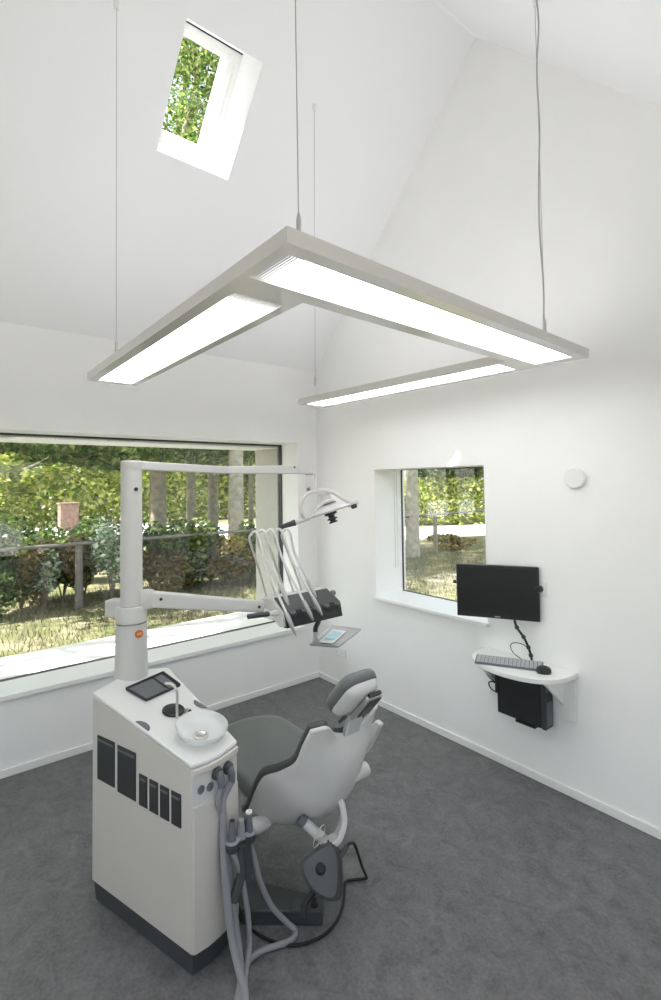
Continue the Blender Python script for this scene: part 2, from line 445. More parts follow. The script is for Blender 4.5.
w5 = sthing('fill_window_2', ((FX0+FX1)/2, YF-.1, FZ0), 'unseen window added behind the camera for fill daylight', 'window')  # second unseen window, added to brighten surfaces facing the camera
f = MB(); f.bx(FX0, FX0+.05, YF-.13, YF-.07, FZ0, FZ1); f.bx(FX1-.05, FX1, YF-.13, YF-.07, FZ0, FZ1); f.bx(FX0+.05, FX1-.05, YF-.13, YF-.07, FZ0, FZ0+.05); f.bx(FX0+.05, FX1-.05, YF-.13, YF-.07, FZ1-.05, FZ1)
obj('frame', f, M['black_frame'], w5, smooth=False)
obj('glass', MB().bx(FX0+.05, FX1-.05, YF-.104, YF-.096, FZ0+.05, FZ1-.05), M['glass'], w5, smooth=False)

# baseboards
struct('baseboard_left', MB().bx(XB, 0, -0.014, 0, 0, 0.05), M['trim'], label='white baseboard under the picture window', cat='baseboard', bevel=0.002)
struct('baseboard_right', MB().bx(-0.014, 0, YF, -0.014, 0, 0.05), M['trim'], label='white baseboard along the gable wall', cat='baseboard', bevel=0.002)

# ================================================================== PENDANT LIGHT
ZL = 2.525; TH = 0.045
A0 = V((-2.327, -2.930, ZL)); A1 = V((-0.406, -2.845, ZL)); A2 = V((-2.313, -0.810, ZL)); A3 = V((-0.760, -0.724, ZL)); A4 = V((-0.490, -0.758, ZL))
du = (A1-A0).normalized(); dl = (A2-A0).normalized(); dr = (A4-A1).normalized(); dn = V((-du.y, du.x, 0))
AW = 0.285                                  # arm width
pl = thing('pendant_light', 'large U-shaped champagne grey pendant light with glowing white panels', 'ceiling light', (-1.36, -1.9, ZL))
def lpt(o, a, b, p, q): return o + a*p + b*q
lenL = (A2-A0).length; lenR = (A4-A1).length; lenF = (A1-A0).length
out = [A0, A1, A4, A4-du*0.27, A1+dr*0.315-du*0.27, A0+dl*0.315+du*AW, A2+du*AW, A2]
def arm_panel(o, u, w, p0, p1, q0, q1): return [o+u*p0+w*q0, o+u*p1+w*q0, o+u*p1+w*q1, o+u*p0+w*q1]
B0 = A0+dl*0.315; B1 = A1+dr*0.315; db = (B1-B0).normalized()
arms = [((A0, A1, B0, B1), (0.016, 0.956, 0.17, 0.79)),
        ((B0, A2, B0+db*AW, A2+du*AW), (0.035, 0.972, 0.18, 0.86)),
        ((B1, A4, B1-db*0.27, A4-du*0.27), (0.035, 0.972, 0.19, 0.87))]
def bil(c, p, q): return (c[0]*(1-p)+c[1]*p)*(1-q)+(c[2]*(1-p)+c[3]*p)*q
fr = MB(); panels = []
for c, (p0, p1, q0, q1) in arms:
    for (a, b, cc_, d) in ((0, 1, 0, q0), (0, 1, q1, 1), (0, p0, q0, q1), (p1, 1, q0, q1)):
        qd = [bil(c, a, cc_), bil(c, b, cc_), bil(c, b, d), bil(c, a, d)]
        fr.prism(qd, [p+V((0, 0, TH)) for p in qd])
    panels.append([bil(c, p0, q0), bil(c, p0, q1), bil(c, p1, q1), bil(c, p1, q0)])
obj('frame', fr, M['lamp_frame'], pl, smooth=False)
for pn in panels:
    qd = [p+V((0, 0, 0.012)) for p in pn]
    d = obj('diffuser', MB().prism(qd, [p+V((0, 0, 0.01)) for p in qd]), M['lens'], pl, smooth=False); d['label'] = 'glowing white ribbed diffuser'
    qd = [p+V((0, 0, TH-0.012)) for p in pn]
    d = obj('uplight_panel', MB().prism(qd, [p+V((0, 0, 0.008)) for p in qd]), M['uplens'], pl, smooth=False)
M['dim_end_ribs'] = mat('dim_end_grey', (0.42, 0.41, 0.40), 0.3)  # grey ribs thinning inwards, imitating the glow fading at the panel ends
for k_ in (0, 1):
    c, (p0, p1, q0, q1) = arms[k_]
    L_ = (c[1]-c[0]).length; lv = MB()
    for i in range(7):
        a = p0+(0.004+i*0.011)/L_; b = a+(0.0085-i*0.0009)/L_
        qd = [bil(c, a, q0)+V((0, 0, .007)), bil(c, b, q0)+V((0, 0, .007)), bil(c, b, q1)+V((0, 0, .007)), bil(c, a, q1)+V((0, 0, .007))]
        lv.prism(qd, [p+V((0, 0, .005)) for p in qd])
    obj('dim_end_ribs', lv, M['dim_end_ribs'], pl, smooth=False)
def susp(base, top, r=0.0016):
    base = V(base); top = V(top)
    c = obj('cable', MB().tube([base, top], r, 6), M['cord'], pl)
    obj('gripper', MB().lathe(base, [(0.004, 0), (0.007, 0.002), (0.007, 0.05), (0.003, 0.07)], n=10), M['steel'], c)
    obj('ceiling_fixing', MB().lathe(top, [(0.012, -0.03), (0.014, 0), (0.012, 0.01)], n=12), M['socket'], c)
zt = ZL+TH
susp((-2.307, -1.366, zt), (-2.297, -1.33, 4.43))
susp((-0.975, -1.27, zt), (-1.02, -1.36, 4.462))
susp((-2.355+0.0, -2.92+.1, zt) if False else (-2.264, -2.895, zt), (-2.27, -2.895, roof_z(-2.895)))
susp((-0.865, -2.852, zt), (-0.868, -2.852, roof_z(-2.852)))
# electric cord winding loosely round the right cable
pts = []
H0, H1 = zt, roof_z(-2.852)
for i in range(41):
    t = i/40; z = H0+(H1-H0)*t
    pts.append(V((-0.866-0.012*max(0, t-.9)*10+0.006*math.sin(t*21), -2.852+0.006*math.cos(t*17)+0.008*math.sin(t*5), z)))
e = obj('power_cord', MB().tube(pts, 0.0042, 6, smooth=2), M['cord'], pl); e['label'] = 'grey power cord twisted round the right suspension cable'

# ================================================================== DENTAL UNIT
F = V((-2.226, -2.081, 0)); e1 = V((-0.293, 0.956, 0)).normalized(); e2 = V((e1.y, -e1.x, 0)); UP = V((0, 0, 1))
def Wp(a, b, c=0.0): return F+e1*a+e2*b+UP*c
def ztop(a): return 0.807+(0.937-0.807)*a/0.68
AX = (e1, e2, UP)
du_ = thing('dental_unit', 'tall beige-white dental unit cabinet with column, vents and spittoon', 'dental unit', Wp(0.34, 0.17, 0))
# plan of the body (a forward, b right); slightly bowed front
front = [(0.0, 0.0), (-0.018, 0.06), (-0.024, 0.125), (-0.02, 0.19), (-0.012, 0.238)]
plan = front + [(0.66, 0.41), (0.745, 0.26), (0.735, 0.20), (0.685, 0.0)]
def inset(pl_, d):
    cx = sum(p[0] for p in pl_)/len(pl_); cy = sum(p[1] for p in pl_)/len(pl_)
    return [(cx+(a-cx)*(1-d/abs(0.35)), cy+(b-cy)*(1-d/0.2)) for a, b in pl_]
low = [Wp(a, b, 0.085) for a, b in plan]; high = [Wp(a, b, ztop(a)-0.02) for a, b in plan]
body = obj('cabinet_body', MB().prism(low, high), M['cab'], du_, bevel=0.005)
pl2 = inset(plan, 0.006)
obj('plinth', MB().prism([Wp(a, b, 0.0) for a, b in inset(plan, 0.012)], [Wp(a, b, 0.086) for a, b in pl2]), M['plinth'], du_, bevel=0.003)
obj('cabinet_top', MB().prism([Wp(a, b, ztop(a)-0.018) for a, b in plan], [Wp(a, b, ztop(a)) for a, b in plan]), M['cab_top'], du_, bevel=0.006, seg=3)
# six dark vents on the left side
for (a0, a1, z0, z1) in ((0.64, 0.506, 0.559, 0.757), (0.484, 0.352, 0.551, 0.754), (0.329, 0.274, 0.547, 0.677), (0.259, 0.203, 0.546, 0.676), (0.189, 0.133, 0.545, 0.675), (0.118, 0.059, 0.544, 0.675)):
    v = obj('vent_panel', MB().box(Wp((a0+a1)/2, -0.0015, (z0+z1)/2), (abs(a1-a0), 0.005, z1-z0), AX), M['vent'], du_, bevel=0.002)
    obj('vent_slot', MB().box(Wp((a0+a1)/2, -0.0055, z1-0.018), (abs(a1-a0)-0.014, 0.004, 0.008), AX), M['mgrey'], v)
# front: recessed niche, lower door seam, sockets
def fa(b):                    # forward position of the bowed front at b
    for i in range(len(front)-1):
        if front[i][1] <= b <= front[i+1][1]:
            t = (b-front[i][1])/(front[i+1][1]-front[i][1]); return front[i][0]+(front[i+1][0]-front[i][0])*t
    return front[-1][0]
def fpatch(b0, b1, z0, z1, off, n=8, z1b=None):
    lo, hi = [], []
    rows0 = [[Wp(fa(b0+(b1-b0)*i/n)-off, b0+(b1-b0)*i/n, z) for i in range(n+1)] for z in (z0, z1)]
    rows1 = [[p+e1*(off+0.004) for p in r] for r in rows0]
    return MB().grid_closed(rows0, rows1)
obj('socket_panel', fpatch(0.003, 0.231, 0.64, 0.78, 0.001), M['white_shell'], du_, bevel=0.002)
obj('front_door', fpatch(0.003, 0.231, 0.09, 0.642, 0.010), M['cab'], du_, bevel=0.002)
for i in range(1):
    obj('top_rail', fpatch(0.003, 0.233, 0.762, 0.786, 0.012), M['cab'], du_, bevel=0.003)
for b, z in ((0.036, 0.700), (0.075, 0.695)):
    obj('port_cap', MB().lathe(Wp(fa(b)-0.002, b, z), [(0.0165, 0), (0.0165, 0.004), (0.013, 0.006)], axis=-e1, n=20), M['mgrey'], du_)
PORTS = ((0.107, 0.735), (0.166, 0.728))
for b, z in PORTS:
    c0 = Wp(fa(b)-0.002, b, z)
    p_ = obj('hose_port', MB().lathe(c0, [(0.025, 0), (0.025, 0.012), (0.02, 0.02), (0.012, 0.022)], axis=-e1, n=20), M['dgrey'], du_)
    obj('hose_elbow', MB().tube([c0-e1*0.005, c0-e1*0.02, c0-e1*0.028-UP*0.018, c0-e1*0.03-UP*0.05], [0.015, 0.016, 0.016, 0.0135], 14), M['mgrey'], p_)
# half-moon inlays at both edges of the top
tn = (UP*0.68 - e1*0.13).normalized() if False else (e1*(-0.13)+UP*0.68).normalized()
tf = (e1*0.68+UP*0.13).normalized()
def halfmoon(a, b, side, r=0.045):
    c = Wp(a, b, ztop(a)+0.0005); n = 14; ring = [c+tf*(r*math.cos(PI*i/n))+e2*(side*0.62*r*math.sin(PI*i/n)) for i in range(n+1)]
    return MB().prism(ring, [p+tn*0.002 for p in ring])
obj('inlay', halfmoon(0.325, 0.008, 1), M['mgrey'], du_)
obj('inlay', halfmoon(0.29, 0.308, -1), M['mgrey'], du_)
# cup recess + tap + small faucet
cc = Wp(0.328, 0.176, ztop(0.328))
obj('cup_holder', MB().lathe(cc, [(0.049, 0), (0.05, 0.008), (0.046, 0.011), (0.042, 0.006), (0.036, 0.002), (0.0, 0.001)], axis=tn, n=28), M['black'], du_)
tb = Wp(0.276, 0.155, ztop(0.276))
tp = obj('cup_filler', MB().tube([tb-UP*.005, tb+UP*.06, tb+UP*.11, tb+UP*.135+e1*0.008-e2*.004, tb+UP*.15+e1*0.03-e2*.012, tb+UP*.148+e1*0.055-e2*.02], 0.0062, 12, smooth=3), M['steel'], du_)
tb2 = Wp(0.262, 0.193, ztop(0.262))
rf = obj('bowl_rinser', MB().tube([tb2-UP*.005, tb2+UP*.025, tb2+UP*.032-e1*.012, tb2+UP*.030-e1*.024], 0.0075, 12, smooth=2), M['steel'], du_)
obj('nozzle', MB().lathe(tb2+UP*.030-e1*.024, [(0.0072, 0), (0.0072, 0.006), (0.004, 0.007)], axis=-e1, n=12), M['black'], rf)
# glass spittoon
bc = Wp(0.112, 0.148, ztop(0.112)+0.002)
prof = [(0.03, 0.0), (0.07, 0.004), (0.096, 0.022), (0.106, 0.045), (0.109, 0.05), (0.110, 0.047), (0.1, 0.02), (0.074, -0.001), (0.03, -0.003)]
bo = obj('spittoon_bowl', MB().lathe(bc, prof, axis=tn, n=40, close=True), M['bowl'], du_); bo['label'] = 'clear glass spittoon bowl'
obj('drain', MB().lathe(bc, [(0.03, -0.003), (0.03, 0.003), (0.022, 0.005), (0.016, 0.002), (0, 0.001)], axis=tn, n=24), M['steel'], bo)
# column: oval pillar, collar, tube
PC = Wp(0.715, 0.225)
vd = V((0.83, 2.66, 0)).normalized(); pd = V((vd.y, -vd.x, 0))
def oval(z0, z1, r0, r1, k=0.78): return MB().lathe((PC.x, PC.y, 0), [(r0, z0), (r1, z1)], n=36, xdir=pd, sy=k)
p1 = obj('column_base', MB().lathe((PC.x, PC.y, 0), [(0.081, 0.905), (0.079, 1.0), (0.0755, 1.205)], n=40, xdir=pd, sy=0.8), M['white_metal'], du_)
obj('column_collar', MB().lathe((PC.x, PC.y, 0), [(0.07, 1.205), (0.0755, 1.212), (0.0755, 1.278), (0.071, 1.29), (0.06, 1.293)], n=40, xdir=pd, sy=0.9), M['white_metal'], du_)
ct = obj('column_tube', MB().lathe((PC.x, PC.y, 0), [(0.0535, 1.29), (0.053, 1.6), (0.0515, 1.985)], n=36), M['white_metal'], du_)
cs = MB().lathe((PC.x, PC.y, 0), [(0.048, 1.288), (0.0545, 1.289), (0.0545, 1.2935), (0.05, 1.295)], n=36)
obj('collar_seam', cs, M['dgrey'], ct)
cs = MB().lathe((PC.x, PC.y, 0), [(0.07, 1.203), (0.0745, 1.2035), (0.0745, 1.2085), (0.07, 1.209)], n=40, xdir=pd, sy=0.85)
obj('base_seam', cs, M['dgrey'], p1)
dv = V((PC.x, PC.y, 0))-vd*0.0518+pd*0.022
obj('cover_plug', MB().lathe((dv.x, dv.y, 1.884), [(0.0095, -0.012), (0.0095, 0.004), (0.007, 0.006)], axis=-vd+pd*.4, n=16), M['black'], ct)
# orange badge with a pale x and o
bn = (-vd+pd*0.42).normalized(); bt = bn.cross(UP).normalized()*-1
bp = V((PC.x, PC.y, 1.158))-vd*0.0555+pd*0.036
bd = obj('badge', MB().lathe(bp, [(0.0205, -0.004), (0.0205, 0.002), (0.0195, 0.003)], axis=bn, n=28), M['orange'], p1); bd['label'] = 'round orange badge'
mk = MB(); o_ = bp+bn*0.0035
for s in (-1, 1):
    d_ = (bt*0.7+UP*0.7*s).normalized(); mk.box(o_-bt*0.006, (0.014, 0.003, 0.001), (d_, bn.cross(d_), bn))
mk.tube([o_+bt*0.0065+(bt*math.cos(k*PI/6)+UP*math.sin(k*PI/6))*0.0052 for k in range(13)], 0.0014, 6)
obj('emblem', mk, M['pale_mark'], bd)
# block at the back-left of the collar
def bar(p, q, w0, h0, w1, h1):
    p = V(p); q = V(q); t = (q-p).normalized(); s_ = t.cross(UP).normalized(); u_ = s_.cross(t)
    r = lambda c, w, h: [c+s_*w/2+u_*h/2, c-s_*w/2+u_*h/2, c-s_*w/2-u_*h/2, c+s_*w/2-u_*h/2]
    return MB().loft([r(p, w0, h0), r(q, w1, h1)])
obj('pivot_block', bar((-2.225, -1.31, 1.272), (-2.298, -1.21, 1.272), 0.09, 0.095, 0.07, 0.085), M['white_metal'], du_, bevel=0.01, seg=3)
# lower (delivery) arm
pa = V((-2.165, -1.365, 1.285)); qa = V((-1.60, -1.60, 1.232))
la = obj('delivery_arm', bar((-2.14, -1.372, 1.318), qa, 0.05, 0.082, 0.045, 0.06), M['white_metal'], du_, bevel=0.008, seg=3)
obj('arm_knuckle', MB().lathe((-2.155, -1.362, 1.318), [(0.036, -0.045), (0.04, -0.038), (0.04, 0.038), (0.036, 0.045)], n=24), M['white_metal'], la, bevel=0.002)
tdir = (qa-pa).normalized(); sdir = tdir.cross(UP).normalized()
for q in (V((-2.09, -1.394, 1.318)), V((-1.625, -1.588, 1.238))):
    obj('pivot_screw', MB().lathe(q+sdir*0.024, [(0.008, -0.004), (0.008, 0.004), (0.005, 0.005)], axis=sdir, n=14), M['black'], la)
# upper (lamp) arm: two links
J = V((-1.697, -1.382, 1.984)); E_ = V((-1.372, -1.683, 1.981))
obj('column_cap', MB().lathe((PC.x, PC.y, 0), [(0.051, 1.984), (0.0525, 1.987), (0.0525, 2.024), (0.048, 2.03)], n=36), M['white_metal'], du_)
ua = obj('lamp_arm', bar((PC.x+0.02, PC.y, 2.006), J, 0.06, 0.046, 0.034, 0.04), M['white_metal'], du_, bevel=0.006, seg=3)
fa2 = obj('lamp_forearm', bar(J+V((-.012, .011, 0)), E_, 0.034, 0.040, 0.042, 0.052), M['white_metal'], du_, bevel=0.006, seg=3)
obj('joint_pin', MB().lathe(J, [(0.012, -0.026), (0.012, 0.024), (0.009, 0.026)], n=16), M['mgrey'], fa2)
fd = (E_-J).normalized(); fs = fd.cross(UP).normalized()
obj('end_block', MB().box(E_+fd*0.01, (0.075, 0.055, 0.054), (fd, fs, UP)), M['white_metal'], fa2, bevel=0.004)
obj('pivot_screw', MB().lathe(E_-fd*0.055+fs*0.018+UP*.012, [(0.006, 0), (0.006, 0.006), (0.004, 0.007)], axis=fs, n=12), M['dgrey'], fa2)

# suction hoses of the unit: out of the ports, to the floor, looping back up
h1 = [Wp(fa(.107)-0.03, .107, .69), V((-2.118, -2.092, .63)), V((-2.098, -2.078, .56)), V((-2.075, -2.072, .44)), V((-2.06, -2.085, .30)), V((-2.055, -2.12, .12)), V((-2.075, -2.19, .03)), V((-2.125, -2.26, .014)), V((-2.19, -2.33, .013)), V((-2.26, -2.42, .013)), V((-2.37, -2.47, .013))]
h2 = [Wp(fa(.166)-0.03, .166, .683), V((-2.088, -2.075, .62)), V((-2.096, -2.09, .55)), V((-2.104, -2.11, .41)), V((-2.10, -2.125, .28)), V((-2.094, -2.15, .14)), V((-2.090, -2.20, .045)), V((-2.10, -2.26, .014)), V((-2.15, -2.35, .013)), V((-2.25, -2.46, .013))]
obj('suction_hose', MB().tube(h1, 0.0125, 10, smooth=6), M['hose'], du_)
obj('suction_hose', MB().tube(h2, 0.0155, 10, smooth=6), M['hose'], du_)

# ------------------------------------------------------------------ suction holder
shd = thing('suction_holder', 'grey suction holder with two upright tips beside the unit', 'suction holder', (-2.03, -2.14, 0.27))
BL = V((-2.072, -2.12, 0.478)); BR = V((-1.995, -2.12, 0.480)); bm_ = (BL+BR)/2
hd = MB()
for c in (BL, BR): hd.lathe(c-UP*.03, [(0.018, -0.02), (0.026, -0.008), (0.028, 0.0), (0.028, 0.022), (0.024, 0.026)], n=20)
hd.box(bm_-UP*.028+V((0, .004, 0)), ((BR-BL).length, 0.03, 0.04), ((BR-BL).normalized(), V((0, 1, 0)), UP))
obj('holder_body', hd, M['dgrey'], shd, bevel=0.003)
hp = MB()
for c in (BL, BR): hp.lathe(c-UP*.004, [(0.0285, -0.008), (0.0295, -0.004), (0.0285, 0.0), (0.02, 0.001)], n=20)
hp.tube([bm_-UP*.012, bm_+UP*.03, bm_+UP*.062], [0.018, 0.017, 0.013], 14)
hp.box(bm_-UP*.008, (0.07, 0.03, 0.022), ((BR-BL).normalized(), V((0, 1, 0)), UP))
obj('holder_top', hp, M['hose'], shd, bevel=0.004)
for c, hole in ((BL, True), (BR, False)):
    t_ = obj('suction_tip', MB().lathe(c, [(0.017, -0.02), (0.016, 0.02), (0.0125, 0.068), (0.012, 0.072), (0.009, 0.072)], n=18), M['mgrey'], shd)
    if hole: obj('tip_opening', MB().lathe(c+UP*.072, [(0.0098, -0.002), (0.0098, 0.001), (0, 0.0012)], n=16), M['black_matt'], t_)
    else: 
        r_ = obj('tip_ring', MB().lathe(c+UP*.07, [(0.0135, 0), (0.0135, 0.006), (0.007, 0.007), (0.003, 0.002)], n=16), M['paper'], t_); r_['label'] = 'white rim'
lg = MB()
lg.tube([bm_+V((-.006, -.012, -.03)), bm_+V((.000, -.012, -.11)), bm_+V((.000, -.012, -.14)), bm_+V((-.032, -.012, -.215)), bm_+V((-.038, -.012, -.235))], 0.019, 8)
lg.tube([bm_+V((.026, -.004, -.03)), bm_+V((.030, -.004, -.12)), bm_+V((.026, -.004, -.2))], 0.018, 8)
obj('arm', lg, M['plinth'], shd)
obj('pivot_bar', MB().tube([bm_+V((-.055, 0, -.238)), bm_+V((.03, 0, -.203))], 0.012, 10), M['black'], shd)
# its own hoses: down from both cups to the floor and away
g1 = [BL-UP*.05, V((-2.045, -2.13, .36)), V((-2.02, -2.135, .22)), V((-2.01, -2.145, .08)), V((-2.04, -2.18, .03)), V((-2.085, -2.24, .014)), V((-2.15, -2.36, .013))]
g2 = [BR-UP*.05, V((-1.972, -2.12, .36)), V((-1.945, -2.12, .25)), V((-1.895, -2.13, .13)), V((-1.835, -2.15, .045)), V((-1.81, -2.175, .014)), V((-1.85, -2.20, .013)), V((-1.96, -2.165, .013)), V((-2.03, -2.17, .013)), V((-2.085, -2.225, .014)), V((-2.16, -2.32, .014))]
g3 = [BL+V((.02, 0, -.05)), V((-2.06, -2.09, .38)), V((-2.065, -2.09, .25)), V((-2.05, -2.09, .1)), V((-2.055, -2.13, .02)), V((-2.10, -2.20, .013)), V((-2.2, -2.33, .013))]
obj('hose', MB().tube(g1, 0.011, 10, smooth=6), M['hose'], shd)
obj('hose', MB().tube(g2, 0.0115, 10, smooth=6), M['hose'], shd)

# ------------------------------------------------------------------ small things on the cabinet
pt = [(0.607, 0.120), (0.465, 0.131), (0.472, 0.332), (0.622, 0.345)]
tray = thing('utensil_tray', 'black shallow tray on the cabinet top beside the column', 'tray', Wp(0.54, 0.23, ztop(0.54)))
tb_ = [Wp(a, b, ztop(a)+0.001) for a, b in pt]
tc_ = sum(tb_, V())/4
inn = [tc_+(p-tc_)*0.9 for p in tb_]
tm = MB()
rings = [tb_, [p+tn*0.015 for p in [tc_+(q-tc_)*1.02 for q in tb_]], [p+tn*0.015 for p in [tc_+(q-tc_)*0.96 for q in tb_]], [p+tn*0.005 for p in inn]]
tm.loft(rings)
obj('tray_body', tm, M['black'], tray, bevel=0.0015)
flr = [tc_+(p-tc_)*0.885+tn*0.0055 for p in tb_]
obj('liner', MB().prism(flr, [p+tn*0.001 for p in flr]), M['mgrey'], tray)
x0, x1 = inn[0]+(inn[3]-inn[0])*0.7, inn[1]+(inn[2]-inn[1])*0.7
obj('divider', MB().tube([x0+tn*.011, x1+tn*.011], 0.003, 6), M['black'], tray)

# ================================================================== INSTRUMENT CONSOLE (held by the delivery arm)
con = thing('instrument_console', 'dental instrument console with whip arms and black front', 'dental console', (-1.35, -1.61, 1.12))
xl, xr = -1.552, -1.148
sec = [(-1.50, 1.215), (-1.50, 1.262), (-1.60, 1.262), (-1.712, 1.206), (-1.724, 1.138), (-1.68, 1.128)]
obj('housing', MB().prism([V((xl, y, z)) for y, z in sec], [V((xr, y, z)) for y, z in sec]), M['white_metal'], con, bevel=0.006, seg=3)
tp_ = [(xl+.02, -1.60), (xr-.012, -1.60), (xr-.004, -1.717), (xl+.012, -1.717)]
def ctz(y): return 1.262 if y > -1.6 else 1.262-(1.262-1.206)*(-1.6-y)/0.112
obj('instrument_rest', MB().prism([V((x, y, ctz(y)+.0005)) for x, y in tp_], [V((x, y, ctz(y)+.008)) for x, y in tp_]), M['black'], con, bevel=0.002)
fp = MB().prism([V((xl+.012, -1.700, 1.205)), V((xl+.012, -1.722, 1.204)), V((xl+.012, -1.738, 1.13)), V((xl+.012, -1.70, 1.126))],
                [V((xr-.004, -1.700, 1.205)), V((xr-.004, -1.722, 1.204)), V((xr-.004, -1.738, 1.13)), V((xr-.004, -1.70, 1.126))])
obj('control_front', fp, M['black'], con, bevel=0.004)
for k in range(5):
    x = xl+0.06+k*0.078
    obj('holder_cup', MB().lathe((x, -1.713, 1.196), [(0.018, -0.03), (0.025, -0.01), (0.025, 0.008), (0.02, 0.015)], axis=(0, -0.5, 1), n=20), M['dgrey'], con)
hn = obj('grip', MB().lathe((-1.735, -1.66, 1.213), [(0.008, 0), (0.0135, 0.004), (0.0135, 0.128), (0.01, 0.132)], axis=(1, 0, -0.06), n=18), M['dgrey'], con)
obj('grip_ferrule', MB().lathe((-1.607, -1.66, 1.2055), [(0.013, 0), (0.012, 0.02), (0.017, 0.045), (0.017, 0.06)], axis=(1, 0, -0.06), n=18), M['white_shell'], con)
obj('side_knob', MB().lathe((-1.155, -1.60, 1.235), [(0.012, 0), (0.012, 0.03), (0.016, 0.034), (0.016, 0.052), (0.012, 0.056)], axis=(1, 0, 0.0), n=18), M['mgrey'], con)
# five whip arms with hoses and handpieces
base = [V((-1.530, -1.52, 1.258)), V((-1.470, -1.52, 1.258)), V((-1.405, -1.52, 1.258)), V((-1.345, -1.52, 1.258)), V((-1.285, -1.52, 1.258))]
topp = [V((-1.704, -1.66, 1.645)), V((-1.654, -1.655, 1.65)), V((-1.604, -1.66, 1.651)), V((-1.551, -1.66, 1.649)), V((-1.498, -1.655, 1.645))]
hend = [V((-1.528, -1.79, 1.117)), V((-1.505, -1.70, 1.245)), V((-1.407, -1.79, 1.163)), V((-1.345, -1.79, 1.179)), V((-1.31, -1.69, 1.255))]
for i in range(5):
    b, t, h = base[i], topp[i], hend[i]
    wa = obj('whip_arm', MB().tube([b, b+(t-b)*.5+V((-.004, .012, 0)), t+V((-.008, .012, -.04)), t+V((.0, .004, -.006))], 0.0058, 10, smooth=5), M['white_metal'], con)
    dirv = (h-t).normalized(); L_ = (h-t).length
    hp0 = h-dirv*0.115
    obj('hose', MB().tube([t+V((-.004, .006, -.012)), t+V((0.006, -.012, 0.006)), t+V((0.022, -.03, -.02)), t+(hp0-t)*.45+V((0, .004, 0)), hp0], 0.0068, 10, smooth=5), M['hose_w'], wa)
    hpiece = obj('handpiece', MB().lathe(hp0, [(0.007, -0.005), (0.011, 0.006), (0.0125, 0.03), (0.0115, 0.08), (0.008, 0.098), (0.0055, 0.115), (0.003, 0.118)], axis=dirv, n=16), M['alu'] if i in (0, 2, 3) else M['white_shell'], con)
    if i in (0, 2, 3):
        obj('bur', MB().lathe(h, [(0.003, -0.004), (0.002, 0.008), (0.0012, 0.016)], axis=(dirv+V((0, -.4, 0))).normalized(), n=8), M['dgrey'], hpiece)
# tray carrier under the console
c0 = V((-1.235, -1.62, 1.13))
obj('tray_bracket', MB().tube([c0, c0+V((-.012, -.01, -.035)), c0+V((-.045, -.025, -.062)), c0+V((-.052, -.03, -.085))], 0.014, 12, smooth=3), M['black'], con)
obj('bracket_foot', MB().lathe(c0+V((-.052, -.03, -.135)), [(0.0135, 0), (0.0135, 0.05), (0.01, 0.052)], n=16), M['alu'], con)
# the instrument tray itself
T0, T1, T2, T3 = V((-1.345, -1.676, 0.985)), V((-1.25, -1.815, 0.985)), V((-0.935, -1.651, 0.985)), V((-1.02, -1.475, 0.985))
tr_ = [T0, T1, T2, T3]; tcn = sum(tr_, V())/4
ins = thing('instrument_tray', 'flat aluminium tray under the instrument console', 'tray', (tcn.x, tcn.y, 0.985))
rg = [tr_, [tcn+(p-tcn)*1.03+UP*.012 for p in tr_], [tcn+(p-tcn)*1.0+UP*.012 for p in tr_], [tcn+(p-tcn)*0.965+UP*.003 for p in tr_]]
obj('tray_plate', MB().loft(rg), M['alu'], ins, bevel=0.001)
# sealed packet lying on it
pk = thing('sealed_packet', 'pale blue and white sealed packet lying on the aluminium tray', 'packet', (-1.19, -1.68, 0.99))
pu = (V((-1.03, -1.56, 0))-V((-1.285, -1.715, 0))).normalized(); pv = V((-pu.y, pu.x, 0)); po = V((-1.16, -1.655, 0.992))
def sheet(c, lu, lv, z, th, wav):
    n = 10; A = [[c+pu*lu*(i/n-.5)+pv*lv*(j/4-.5)+UP*(z+wav*math.sin(i*1.1+j*.6)) for i in range(n+1)] for j in range(5)]
    return MB().grid_closed(A, [[p+UP*th for p in r] for r in A])
obj('pouch', sheet(po, 0.25, 0.085, 0.002, 0.003, 0.001), M['paper'], pk)
obj('film_window', sheet(po+pu*.01, 0.15, 0.062, 0.0062, 0.003, 0.001), M['blue_paper'], pk)

# ================================================================== OPERATING LAMP (hung from the forearm)
ol = thing('operating_lamp', 'white dished operating lamp on a looped yoke', 'lamp', (-1.26, -1.77, 1.70))
DP = V((-1.347, -1.700, 1.954))
obj('drop_stem', MB().box(DP-UP*.035, (0.05, 0.046, 0.078), (fd, fs, UP)), M['white_metal'], ol, bevel=0.004)
kn = V((-1.335, -1.708, 1.872))
obj('ball_joint', MB().lathe(kn-UP*.018, [(0.01, 0), (0.022, 0.006), (0.026, 0.018), (0.022, 0.03), (0.012, 0.046)], n=18), M['white_metal'], ol)
obj('joint_screw', MB().lathe(kn+V((-.018, .0, 0)), [(0.009, 0), (0.009, 0.02), (0.006, 0.022)], axis=(-.77, .6, -.3), n=12), M['mgrey'], ol)
# yoke loops
axL = V((-1.372, -1.676, 1.698)); axR = V((-1.165, -1.842, 1.781)); axd = (axR-axL).normalized()
yk = [axL, V((-1.403, -1.690, 1.735)), V((-1.406, -1.688, 1.775)), V((-1.392, -1.697, 1.82)), V((-1.365, -1.72, 1.85)), V((-1.325, -1.75, 1.862)), V((-1.278, -1.79, 1.857)), V((-1.229, -1.827, 1.822)), axR]
y_ = obj('yoke', MB().tube(yk, 0.0105, 12, smooth=5), M['white_shell'], ol)
yk2 = [axL+axd*.02, V((-1.352, -1.742, 1.735)), V((-1.338, -1.775, 1.775)), V((-1.305, -1.795, 1.802)), V((-1.262, -1.80, 1.806))]
obj('front_bow', MB().tube(yk2, 0.009, 12, smooth=5), M['white_shell'], ol)
obj('axle', MB().tube([axL-axd*.055, axL+axd*.03], [0.0145, 0.0135], 14), M['white_shell'], ol)
